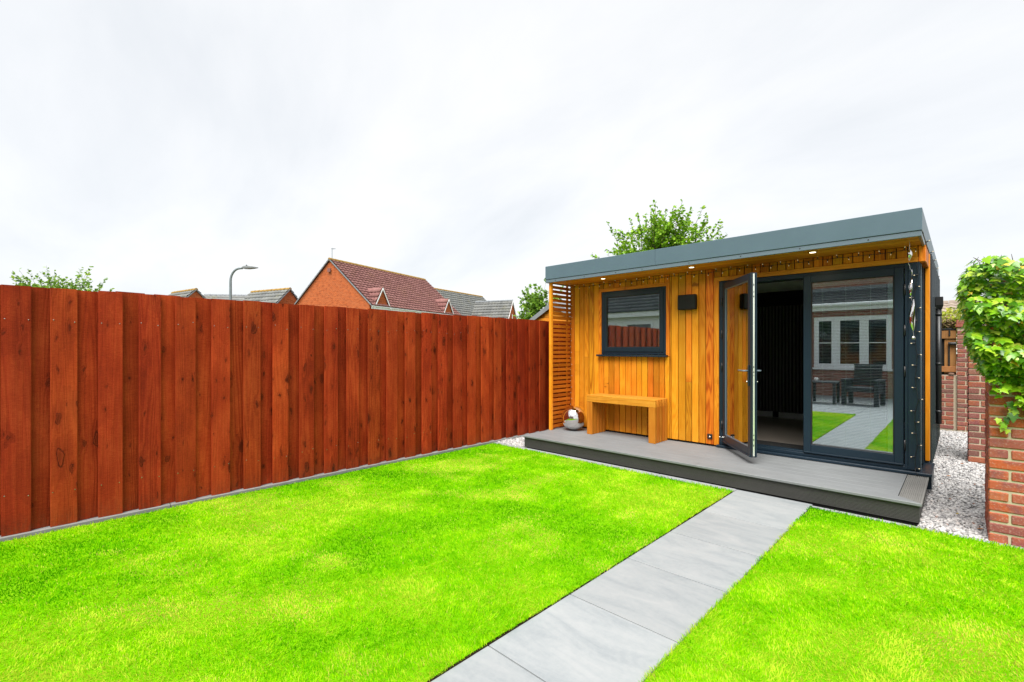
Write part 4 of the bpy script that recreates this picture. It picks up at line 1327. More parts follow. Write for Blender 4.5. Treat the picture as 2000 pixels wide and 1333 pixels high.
for i in range(N + 1):
    t = i / N
    x = -4.418 + t * (-0.315 + 4.418)
    z = ZS - 0.030 - 0.012 * math.sin(math.pi * ((t * 5.0) % 1.0)) + rs.uniform(-0.006, 0.006)
    pts.append((x, YW - 0.016 + rs.uniform(-0.003, 0.003), z))
    dirs.append((rs.uniform(-0.4, 0.4), -0.5, 0.9 if i % 2 else -1.0))
light_string('fairy lights strung under the soffit along the whole front', pts, dirs)
pts, dirs = [], []
N = 18
for i in range(N + 1):
    z = 2.20 - i * (2.20 - 0.24) / N
    pts.append((-0.312 + rs.uniform(-0.006, 0.006) + 0.010 * math.sin(i * 1.7), YW - 0.022, z))
    dirs.append(((-1.0 if i % 2 else 0.9), -0.35, rs.uniform(-0.25, 0.35)) if i > 0 else None)
pts += [(-0.318, YW - 0.052, 0.212), (-0.300, YW - 0.062, 0.19), (-0.302, YW - 0.060, 0.1735)]
dirs += [None, None, None]
light_string('fairy lights hanging down the dark frame at the open corner', pts, dirs)
pts, dirs = [], []
N = 21
for i in range(N + 1):
    z = 2.325 - i * (2.325 - 0.42) / N
    pts.append((-4.405 + rs.uniform(-0.004, 0.004), YW - 0.022 + rs.uniform(-0.004, 0.004), z))
    dirs.append(((1.0 if i % 2 else 0.3), -0.6, rs.uniform(-0.3, 0.3)))
light_string('fairy lights hanging down the inner edge of the slatted screen', pts, dirs)
pts, dirs = [], []
for i in range(11):
    yy = RY + 0.03 + i * 0.37
    pts.append((RX1 + 0.004, yy, 2.398 - 0.035 * abs(math.sin(i * 1.3))))
    dirs.append((0.9, -0.1, 0.5) if i % 2 else None)
light_string('fairy lights running back along the side edge of the roof', pts, dirs)

# wind spinner: twisted mirror ribbon
sp = thing('wind_spinner', 'twisted mirror-metal wind spinner hanging from the roof corner', 'wind spinner', (-0.345, 5.62, 2.372))
lobes = [(2.290, 2.150), (2.105, 1.865), (1.835, 1.545)]
cord = MB().tube([(0, 0, 0), (0.001, 0, -0.04), (0.0, 0, -0.08)], 0.0018, 5)
cord.build('hook', M['steel'], sp, (-0.345, 5.62, 2.372))
for q, (zt, zb) in enumerate(lobes):
    V, F = [], []
    n = 26
    for i in range(n + 1):
        t = i / n
        z = zt + (zb - zt) * t
        w = 0.021 * math.sin(math.pi * min(1, max(0.02, t))) ** 0.6 + 0.001
        a = 0.55 * t * math.pi + q * 0.9 + 0.3
        cx = 0.006 * math.sin(t * 5 + q) + 0.012 * q
        V += [(cx + math.cos(a) * w, math.sin(a) * w, z - 2.372), (cx - math.cos(a) * w, -math.sin(a) * w, z - 2.372)]
    nv = len(V)
    V += [(v[0], v[1] + 0.0012, v[2]) for v in V]
    for i in range(n):
        F.append((2 * i, 2 * i + 1, 2 * i + 3, 2 * i + 2))
        F.append((nv + 2 * i, nv + 2 * i + 2, nv + 2 * i + 3, nv + 2 * i + 1))
        F.append((2 * i, 2 * i + 2, nv + 2 * i + 2, nv + 2 * i)); F.append((2 * i + 1, nv + 2 * i + 1, nv + 2 * i + 3, 2 * i + 3))
    new_obj('ribbon', make_mesh('ribbon', V, F, M['chrome'], True), sp, (-0.345, 5.62, 2.372))
    MB().tube([(0.012 * q, 0, 0), (0.012 * q + 0.006, 0, -0.05)], 0.0016, 5).build('link', M['steel'], sp, (-0.345, 5.62, zb + 0.004))
MB().lathe([(0.002, 0.03), (0.008, 0.026), (0.014, 0.014), (0.015, 0.004), (0.010, -0.002)], 12).build('bell', M['steel'], sp, (-0.318, 5.62, 1.47), True, True)

# waste pipe and hopper on the metal side
dp = thing('drain_pipe', 'black drainpipe with a small hopper on the dark metal side wall', 'drainpipe', (-0.20, 7.7, 0))
hp = MB()
hp.add([(-0.034, -0.05, 0.0), (0.034, -0.05, 0.0), (0.034, 0.05, 0.0), (-0.034, 0.05, 0.0), (-0.034, -0.05, -0.10), (0.036, -0.05, -0.10), (0.036, 0.05, -0.10), (-0.034, 0.05, -0.10), (-0.026, -0.03, -0.145), (0.024, -0.03, -0.145), (0.024, 0.03, -0.145), (-0.026, 0.03, -0.145)],
       [(0, 1, 2, 3), (4, 5, 1, 0), (5, 6, 2, 1), (6, 7, 3, 2), (7, 4, 0, 3), (8, 9, 5, 4), (9, 10, 6, 5), (10, 11, 7, 6), (11, 8, 4, 7), (11, 10, 9, 8)])
hp.build('hopper', M['black'], dp, (-0.194, 7.7, 2.01))
MB().tube([(0, 0, 0), (0, 0, -0.7), (0, 0, -1.40)], 0.027, 14).build('pipe', M['black'], dp, (-0.200, 7.7, 1.87), True, True)
for zc in (1.80, 1.2, 0.62):
    MB().lathe([(0.031, -0.015), (0.031, 0.015)], 14).build('pipe_clip', M['black'], dp, (-0.200, 7.7, zc), True, True)

# ================================================================== BRICK WALLS
def brick_meshes(mat, n=4):
    out = {}
    for kind, L in (('s', 0.215), ('h', 0.1025)):
        lst = []
        for q in range(n):
            V, F = chbox(L - 0.004, 0.1025, 0.0625, 0.006)
            r2 = random.Random(q * 7 + len(kind) + int(L * 1000))
            V = [(v[0] + r2.uniform(-.0014, .0014), v[1] + r2.uniform(-.0014, .0014), v[2] + r2.uniform(-.0014, .0014)) for v in V]
            lst.append(make_mesh('brick', V, F, mat))
        out[kind] = lst
    return out
BM = brick_meshes(M['brick']); BMO = brick_meshes(M['brick_old'])
def brick_run(parent, start, direction, length, rows, z0=0.0, meshes=BM, seed=1, first='s', rowh=0.0758, inset=0.0515, stretch_only=False, off=0.0):
    """one face of bonded brickwork; bricks lie half in the wall behind the face line; direction: 'x' or 'y'"""
    rr = random.Random(seed)
    for r in range(rows):
        kind = ('s', 'h')[(r + (0 if first == 's' else 1)) % 2]
        if stretch_only: kind = 's'
        p = 0.0
        k = 0
        while p < length - 0.02:
            kd = kind
            L = 0.215 if kd == 's' else 0.1025
            if stretch_only and r % 2 and k == 0:
                kd, L = 'h', 0.1025
            rem = length - p
            sc = 1.0
            if L > rem:
                if rem < 0.03: break
                sc = rem / L
            me = meshes[kd][rr.randrange(4)]
            cx = p + min(L, rem) / 2
            z = z0 + r * rowh + rowh / 2
            dj = rr.uniform(-0.002, 0.002)
            if direction == 'x':
                o = new_obj('brick', me, parent, (start[0] + cx, start[1] + inset + dj, z))
            else:
                o = new_obj('brick', me, parent, (start[0] + inset + dj, start[1] + cx, z))
                o.rotation_euler = (0, 0, R(90))
            if sc < 1: o.scale = (sc, 1, 1)
            if direction == 'x' and rr.random() < 0.5:
                o.rotation_euler = (0, 0, math.pi)
            p += L + 0.010
            k += 1

gw = thing('brick_garden_wall', 'red brick garden wall end with pale mortar, topped with ivy', 'brick wall', (0.6, 4.92, 0))
WXL, WY = 0.138, 4.808
mm = MB().box(WXL + 0.008, 1.40, WY + 0.008, WY + 0.212, -0.1, 1.90, 0.003)
mm.box(WXL + 0.008, WXL + 0.212, WY + 0.2125, WY + 0.66, -0.1, 1.90, 0.003)
mm.V = [Vector(v) - Vector((0.6, 4.92, 0)) for v in mm.V]
mm.build('mortar_core', M['mortar'], gw, (0.6, 4.92, 0))
brick_run(gw, (WXL, WY), 'x', 1.0, 25, -0.012, BM, 3, 'h')
brick_run(gw, (WXL, WY + 0.1125), 'y', 0.545, 25, -0.012, BM, 4, 's')

pw = thing('brick_pier', 'dark weathered brick pier in the narrow gravel passage', 'brick pier', (0.17, 8.08, 0))
MB().box(-0.105, 0.20, -0.10, 0.34, -0.1, 1.9, 0.003).build('mortar_core', M['mortar'], pw, (0.17, 8.08, 0))
brick_run(pw, (0.055, 7.972), 'x', 0.33, 25, 0.0, BMO, 8, 's')
brick_run(pw, (0.055, 8.0845), 'y', 0.33, 25, 0.0, BMO, 9, 'h')

bw = thing('low_brick_wall', 'low weathered brick wall closing the far end of the passage', 'brick wall', (0.0, 10.9, 0))
MB().box(-0.75, 0.0, -0.045, 0.10, -0.1, 0.925, 0.003).build('mortar_core', M['mortar'], bw, (0.0, 10.9, 0))
brick_run(bw, (-0.76, 10.845), 'x', 0.70, 12, 0.02, BMO, 12, 's')
ep = thing('brick_gate_pier', 'slim brick gate pier with stepped cap at the passage end', 'brick pier', (0.06, 10.9, 0))
MB().box(-0.112, 0.20, -0.085, 0.12, -0.1, 1.74, 0.003).build('mortar_core', M['mortar'], ep, (0.06, 10.9, 0))
brick_run(ep, (-0.056, 10.805), 'x', 0.33, 22, 0.02, BMO, 14, 'h')
box('pier_cap', ep, -0.075, 0.29, 10.785, 11.06, 1.742, 1.79, M['brick_old'], 0.006)
box('pier_cap', ep, -0.065, 0.28, 10.797, 11.05, 1.791, 1.86, M['brick_old'], 0.006)

gt = thing('timber_gate', 'weathered brown timber gate panel with black fittings above the low wall', 'gate', (-0.25, 10.88, 0.93))
for xa in (-0.72, -0.602, -0.484, -0.366, -0.212):
    box('board', gt, xa, xa + 0.112 if xa < -0.3 else xa + 0.148, 10.872, 10.892, 0.965, 1.69, M['gate'], 0.003)
box('rail', gt, -0.72, -0.064, 10.845, 10.871, 1.555, 1.690, M['gate'], 0.003)
box('rail', gt, -0.72, -0.064, 10.845, 10.871, 0.99, 1.085, M['gate'], 0.003)
box('cross_board', gt, -0.72, -0.064, 10.895, 10.91, 0.94, 1.70, M['panel_gap'], 0.003)
box('slot_bar', gt, -0.165, -0.142, 10.850, 10.8705, 1.09, 1.44, M['black'], 0.003)
MB().lathe([(0.024, -0.05), (0.026, -0.045), (0.026, 0.05), (0.024, 0.055)], 12, 0, (0, 0, 0), 'X').build('latch', M['black'], gt, (-0.115, 10.835, 1.47), True, True)
box('top_bar', gt, -0.75, -0.062, 10.84, 10.90, 1.70, 1.732, M['black'], 0.004)
box('hook', gt, -0.158, -0.136, 10.826, 10.8395, 1.60, 1.695, M['black'], 0.004)
pb = MB()
V, F = chbox(0.075, 0.06, 0.045, 0.018); pb.add(V, F)
tag(pb.build('pebble', M['stone'], None, (-0.125, 10.862, 0.955), True, True), 'round brown pebble lying on the low wall under the gate', 'pebble')

mbx = thing('meter_box', 'narrow pale grey utility box on the wall under the ivy', 'utility box', (0.118, 5.28, 1.30))
V, F = chbox(0.034, 0.12, 0.125, 0.006)
new_obj('case', make_mesh('case', V, F, M['render_white']), mbx, (0.117, 5.28, 1.335))
box('lid', mbx, 0.0955, 0.0995, 5.226, 5.334, 1.28, 1.39, M['white'], 0.0015)

# ================================================================== FOLIAGE
def ivy_leaf(size=1.0):
    pts = [(0.0, 0.0), (0.16, -0.10), (0.40, -0.06), (0.34, 0.16), (0.56, 0.34), (0.28, 0.44), (0.20, 0.66), (0.0, 1.0),
           (-0.20, 0.66), (-0.28, 0.44), (-0.56, 0.34), (-0.34, 0.16), (-0.40, -0.06), (-0.16, -0.10)]
    V = [(x * size, y * size, 0.10 * size * (-(x * x) * 2.2 - 0.8 * max(0, y - 0.4) ** 2)) for x, y in pts]
    V.append((0, 0.33 * size, 0.035 * size))
    F = [(i, (i + 1) % 14, 14) for i in range(14)]
    return V, F

def leaf_frames(n, nrm, rs, droop=0.7):
    """matrices: leaf y axis hangs down, z axis along outward normal"""
    pass

def make_ivy():
    iv = thing('ivy_bush', 'dense bright green ivy spilling over the brick garden wall', 'ivy', (0.6, 4.95, 0.9))
    LV, LF = ivy_leaf()
    LV = np.array(LV)
    rs = np.random.default_rng(33)
    leafme = []
    for s in (0.042, 0.052, 0.066):
        V, F = ivy_leaf(s)
        leafme.append(make_mesh('leaf', V, F, M['ivy1'], True))
    # surface samples of a rounded, lumpy hedge shape
    def surf(m):
        out = []
        while len(out) < m:
            x = rs.uniform(-0.04, 1.45); z = rs.uniform(0.86, 2.06)
            # front face profile and left end
            bulge = 0.18 * math.sin(min(1, max(0, (z - 0.9) / 0.8)) * math.pi * 0.55) + 0.045 * math.sin(x * 13 + z * 9) * math.sin(z * 11 - x * 5) + 0.035 * math.sin(z * 23 + x * 9)
            mode = rs.random()
            ltop = 2.00 - 0.10 * max(0, (0.16 - x) / 0.16) ** 2 * 1.6 + 0.025 * math.sin(x * 17) + 0.02 * math.sin(x * 41)
            left = 0.02 + 0.02 * math.sin(z * 13) if z > 1.5 else 0.02 + (1.5 - z) * 0.34
            left += 0.018
            low = 1.20 if x < 0.17 else (1.08 if x < 0.26 else 0.99)
            low += 0.05 * math.sin(x * 31)
            if mode < 0.62:      # front
                if x < left or z > ltop or z < low: continue
                p = (x, WY - 0.02 - bulge, z); nrm = (rs.normal(0, 0.45), -1.0, 0.95 + rs.normal(0, 0.55))
            elif mode < 0.82:    # left end
                yy = rs.uniform(WY - 0.15, WY + 0.62)
                if z < max(low, 1.22) or z > ltop: continue
                p = (left + 0.02 * math.sin(yy * 19), yy, z); nrm = (-1.0, -0.35 + rs.normal(0, 0.4), 0.9 + rs.normal(0, 0.5))
            else:                # top
                yy = rs.uniform(WY - 0.16, WY + 0.62)
                if x < left: continue
                p = (x, yy, ltop); nrm = (rs.normal(0, 0.3), -0.5 + rs.normal(0, 0.3), 1.0)
            out.append((p, nrm))
        return out
    S = surf(8200)
    # dangling trail
    for t in range(16):
        f = t / 15
        S.append(((0.24 + 0.03 * math.sin(f * 6) + rs.normal(0, 0.012), WY - 0.05 + rs.normal(0, 0.01), 1.02 - 0.20 * f), (rs.normal(0, 0.5), -1, 0.3)))
    def frame(nrm):
        n = Vector(nrm).normalized()
        down = Vector((rs.normal(0, 0.45), rs.normal(0, 0.2), -1.0))
        yv = (down - n * down.dot(n)).normalized()
        xv = yv.cross(n)
        return Matrix((xv, yv, n)).transposed()
    # the ones showing largest: front/left faces near the frame edge
    order = sorted(range(len(S)), key=lambda i: (S[i][0][0] > 0.36, S[i][0][1] > WY + 0.1, rs.random()))
    solo = set(order[:300])
    V, L, T = [], [], []
    tri = np.array(LF).ravel()
    cnt = 0
    for i, (p, nrm) in enumerate(S):
        Mx = frame(nrm)
        depth = 0.0 if i in solo else abs(rs.normal(0, 0.045))
        q = Vector(p) - Vector(nrm).normalized() * (depth - 0.03 * rs.random())
        if i in solo:
            o = new_obj('leaf', leafme[int(rs.integers(0, 3))], iv, q)
            o.rotation_euler = Mx.to_euler()
        else:
            s = rs.uniform(0.032, 0.058)
            V.append((LV * s) @ np.array(Mx).T + np.array(q))
            L.append(tri + cnt * 15); cnt += 1
            T.append(np.full(15, min(1, max(0, rs.beta(2, 2) if rs.random() > 0.02 else 1.0))))
    me = numpy_mesh('foliage', np.concatenate(V) - np.array([0.6, 4.95, 0.9]), np.concatenate(L), np.full(cnt * 14, 3), M['ivy'], np.concatenate(T), True)
    fo = new_obj('foliage', me, iv, (0.6, 4.95, 0.9)); fo['kind'] = 'stuff'
    # stems
    sm = MB()
    for q in range(22):
        x = rs.uniform(0.20, 1.3); y0 = WY - 0.004
        pts = [(x + 0.015 * rs.normal(), y0 - 0.006 - 0.03 * k / 5, 1.10 + 0.16 * k) for k in range(6)]
        sm.tube(pts, [0.008 - 0.001 * k for k in range(6)], 5)
    for q in range(7):
        x = rs.uniform(0.0, 0.34)
        sm.tube([(x, WY, 1.9), (x + 0.01, WY - 0.06, 2.0), (x + rs.normal(0, 0.03), WY - 0.06, 2.04)], [0.004, 0.003, 0.0015], 4)
    sm.V = [Vector(v) - Vector((0.6, 4.95, 0.9)) for v in sm.V]
    sm.build('stem', M['bark'], iv, (0.6, 4.95, 0.9))
    # added dark block: shade between leaves is in its colour, stops light leaks
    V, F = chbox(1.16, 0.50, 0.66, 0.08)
    new_obj('dark_core', make_mesh('dark_core', V, F, M['core_dark'], True), iv, (0.76, 5.06, 1.57))
    return iv
make_ivy()

def leaf_cloud(points, dirs, sizes, rs, aspect=0.5):
    """pointed folded leaves; returns V, loops, counts"""
    n = len(points)
    base = np.array([(0, 0, 0), (0.5, 0.35, 0.08), (0.42, 0.7, 0.06), (0, 1.0, -0.05), (-0.42, 0.7, 0.06), (-0.5, 0.35, 0.08), (0, 0.5, 0.0)])
    base[:, 0] *= aspect * 1.3
    V = np.zeros((n, 7, 3))
    for i in range(n):
        yv = Vector(dirs[i]).normalized()
        up = Vector((rs.normal(0, 0.6), rs.normal(0, 0.6), 1.0))
        xv = yv.cross(up)
        xv = xv.normalized() if xv.length > 1e-4 else Vector((1, 0, 0))
        zv = xv.cross(yv)
        Mx = np.array([xv, yv, zv])
        V[i] = (base * sizes[i]) @ Mx + np.array(points[i])
    f = np.array([0, 1, 6, 1, 2, 6, 2, 3, 6, 3, 4, 6, 4, 5, 6, 5, 0, 6])
    L = (np.arange(n)[:, None] * 7 + f[None, :]).ravel()
    return V.reshape(-1, 3), L, np.full(n * 6, 3)

def tree(name, label, base, crown_c, crown_r, limbs, twigs, leaves, lsize, mat, seed, sprigs=0, trunk_r=0.09):
    rs = np.random.default_rng(seed)
    t = thing(name, label, 'tree', base, 'garden trees beyond the plot')
    B = Vector(base); C = Vector(crown_c); Rr = Vector(crown_r)
    tm = MB()
    fork = Vector((B.x, B.y, C.z - Rr.z * 0.9))
    tm.tube([B - Vector((0, 0, 0.1)), B.lerp(fork, 0.5) + Vector((0.04, 0.02, 0)), fork, C], [trunk_r, trunk_r * 0.8, trunk_r * 0.65, trunk_r * 0.25], 8)
    P, D, S = [], [], []
    for l in range(limbs):
        while True:
            q = Vector(rs.uniform(-1, 1, 3))
            if 0.35 < q.length < 1: break
        if l < sprigs:
            q = Vector((rs.uniform(-0.8, 0.8), rs.uniform(-0.7, 0.7), 0)); q.z = math.sqrt(max(0.05, 1 - min(1, q.length_squared))) * rs.uniform(1.0, 1.18)
        end = C + Vector((q.x * Rr.x, q.y * Rr.y, q.z * Rr.z))
        st = fork.lerp(C, rs.uniform(0, 0.8))
        mid = st.lerp(end, 0.5) + Vector(rs.normal(0, 0.08, 3)) * Rr.x
        pts = [st, st.lerp(mid, 0.5) + Vector((0, 0, -0.03)), mid, mid.lerp(end, 0.5) + Vector((0, 0, 0.04)), end]
        tm.tube(pts, [trunk_r * 0.32, trunk_r * 0.26, trunk_r * 0.18, trunk_r * 0.1, trunk_r * 0.04], 5)
        for w in range(twigs):
            f = rs.uniform(0.35, 1.0) if w else 1.0
            k = min(3, int(f * 4)); p0 = pts[k].lerp(pts[k + 1], f * 4 - k) if f < 1 else pts[4]
            dv = Vector((rs.normal(0, 1), rs.normal(0, 1), rs.normal(0.5, 0.7))).normalized()
            if w == 0: dv = ((end - C).normalized() + Vector((0, 0, 0.7))).normalized()
            ln = rs.uniform(0.12, 0.30) * Rr.x * (1.15 if w == 0 else 1.0)
            p1 = p0 + dv * ln
            tm.tube([p0, p0.lerp(p1, 0.5) + Vector((0, 0, 0.01)), p1], [trunk_r * 0.06, trunk_r * 0.05, trunk_r * 0.03], 4, 0, False)
            for q2 in range(leaves):
                g_ = rs.uniform(0.1, 1.05)
                P.append(p0.lerp(p1, g_) + Vector(rs.normal(0, 0.012, 3)))
                D.append((dv * 0.6 + Vector((rs.normal(0, 0.8), rs.normal(0, 0.8), rs.normal(-0.15, 0.6)))))
                S.append(lsize * rs.uniform(0.65, 1.2))
    tm.V = [Vector(v) - B for v in tm.V]
    tm.build('trunk', M['bark'], t, base)
    V, L, Cn = leaf_cloud(P, D, S, rs)
    tint = np.repeat(np.clip(rs.beta(2, 2, len(P)), 0, 1), 7)
    me = numpy_mesh('crown', V - np.array(B), L, Cn, mat, tint, True)
    cr = new_obj('crown', me, t, base)
    return t
tree('plum_tree', 'leafy green tree rising behind the garden room roof', (-5.35, 10.9, 0), (-5.40, 10.7, 3.16), (1.62, 1.2, 1.15), 135, 15, 20, 0.080, M['leaf_a'], 4, 22)
p = away(16, -15.3)
tree('shrub_tree', 'pale green treetop showing above the fence at far left', (p.x, p.y, 0), (p.x, p.y, 2.6), (2.0, 1.5, 0.95), 84, 11, 15, 0.095, M['leaf_b'], 9, 16)
p = away(22, 1.35)
tree('birch_tree', 'slim green tree between the grey-roofed house and the screen', (p.x, p.y, 0), (p.x, p.y, 2.9), (1.15, 1.0, 1.45), 64, 11, 14, 0.135, M['leaf_b'], 15, 8)

# hedge and mossy top beyond the passage
hd = thing('hedge', 'strip of yellow-green hedge above the timber gate', 'hedge', (-0.4, 12.4, 0))
rs = np.random.default_rng(8)
P = [(rs.uniform(-1.4, 0.9), rs.uniform(12.2, 12.8), rs.uniform(1.5, 2.12 + 0.06 * math.sin(i))) for i in range(5200)]
D = [(rs.normal(0, 1), rs.normal(0, 1) - 0.4, rs.normal(0.4, 0.7)) for _ in P]
V, L, Cn = leaf_cloud(P, D, [0.07 * rs.uniform(0.6, 1.2) for _ in P], rs)
new_obj('foliage', numpy_mesh('foliage', V - np.array([-0.4, 12.4, 0]), L, Cn, M['hedge'], np.repeat(rs.random(len(P)), 7), True), hd, (-0.4, 12.4, 0))
sm = MB()
for q in range(12):
    x = -1.3 + q * 0.19
    sm.tube([(x + 0.4, 0.1, 0), (x + 0.42, 0.08, 0.8), (x + 0.4, 0.1, 1.6)], [0.03, 0.02, 0.01], 5)
sm.build('stem', M['bark'], hd, (-0.4, 12.4, 0))
th = thing('dry_creeper', 'clump of dry brown creeper over the top of the gate', 'creeper', (-0.4, 10.95, 1.73))
P = [(rs.uniform(-0.75, -0.07), rs.uniform(10.83, 11.05), 1.735 + abs(rs.normal(0.06, 0.045))) for i in range(900)]
D = [(rs.normal(0, 1), rs.normal(0, 1) - 0.4, rs.normal(0, 0.6)) for _ in P]
V, L, Cn = leaf_cloud(P, D, [0.045 * rs.uniform(0.6, 1.3) for _ in P], rs)
new_obj('dry_leaves', numpy_mesh('dry_leaves', V - np.array([-0.4, 10.95, 1.73]), L, Cn, M['thatch'], np.repeat(rs.random(len(P)), 7), True), th, (-0.4, 10.95, 1.73))

# ================================================================== HOUSES BEYOND THE FENCE
def tiled(name, parent, e0, e1, r1, r0, ncourse, ncol, mat, seed=0, wave=0.04, step=0.065, sub=4):
    """tiled roof slope: eave e0->e1, ridge r0->r1 (world); stepped courses and rolled tiles"""
    rs = np.random.default_rng(seed)
    e0, e1, r0, r1 = (np.array(v, float) for v in (e0, e1, r0, r1))
    nrm = np.cross(e1 - e0, r0 - e0); nrm /= np.linalg.norm(nrm)
    if nrm[2] < 0: nrm = -nrm
    V, L, C, T = [], [], [], []
    nu = ncol * sub
    u = np.linspace(0, 1, nu + 1)
    prof = wave * (0.5 + 0.5 * np.cos(2 * np.pi * u * ncol))
    base = 0
    for c in range(ncourse):
        v0, v1 = c / ncourse, (c + 1) / ncourse + 0.012
        A = e0[None] * (1 - u[:, None]) + e1[None] * u[:, None]
        Bq = r0[None] * (1 - u[:, None]) + r1[None] * u[:, None]
        lo = A * (1 - v0) + Bq * v0; hi = A * (1 - min(v1, 1)) + Bq * min(v1, 1)
        lo1 = lo + nrm * (prof + step)[:, None]; hi1 = hi + nrm * prof[:, None]
        lo0 = lo + nrm * (prof - 0.012)[:, None]
        V += [lo0, lo1, hi1]
        tt = rs.random(ncol + 1)[np.minimum((u * ncol).astype(int), ncol)]
        T += [tt * 0.2, tt, tt]
        for i in range(nu):
            a = base
            L += [a + i, a + i + 1, a + nu + 1 + i + 1, a + nu + 1 + i]
            L += [a + nu + 1 + i, a + nu + 1 + i + 1, a + 2 * (nu + 1) + i + 1, a + 2 * (nu + 1) + i]
            C += [4, 4]
        base += 3 * (nu + 1)
    V = np.concatenate(V); T = np.concatenate(T)
    org = np.array(wp(parent))
    me = numpy_mesh(name, V - org, L, C, mat, T)
    return new_obj(name, me, parent, tuple(org))

def quadslab(name, parent, pts, thick, mat):
    """extrude a polygon along its normal"""
    P = [Vector(p) for p in pts]
    n = (P[1] - P[0]).cross(P[2] - P[0]).normalized()
    k = len(P); org = wp(parent)
    V = [p - org for p in P] + [p + n * thick - org for p in P]
    F = [tuple(range(k)), tuple(range(k, 2 * k))] + [(i, (i + 1) % k, (i + 1) % k + k, i + k) for i in range(k)]
    return new_obj(name, make_mesh(name, V, orient(V, F), mat), parent, org)

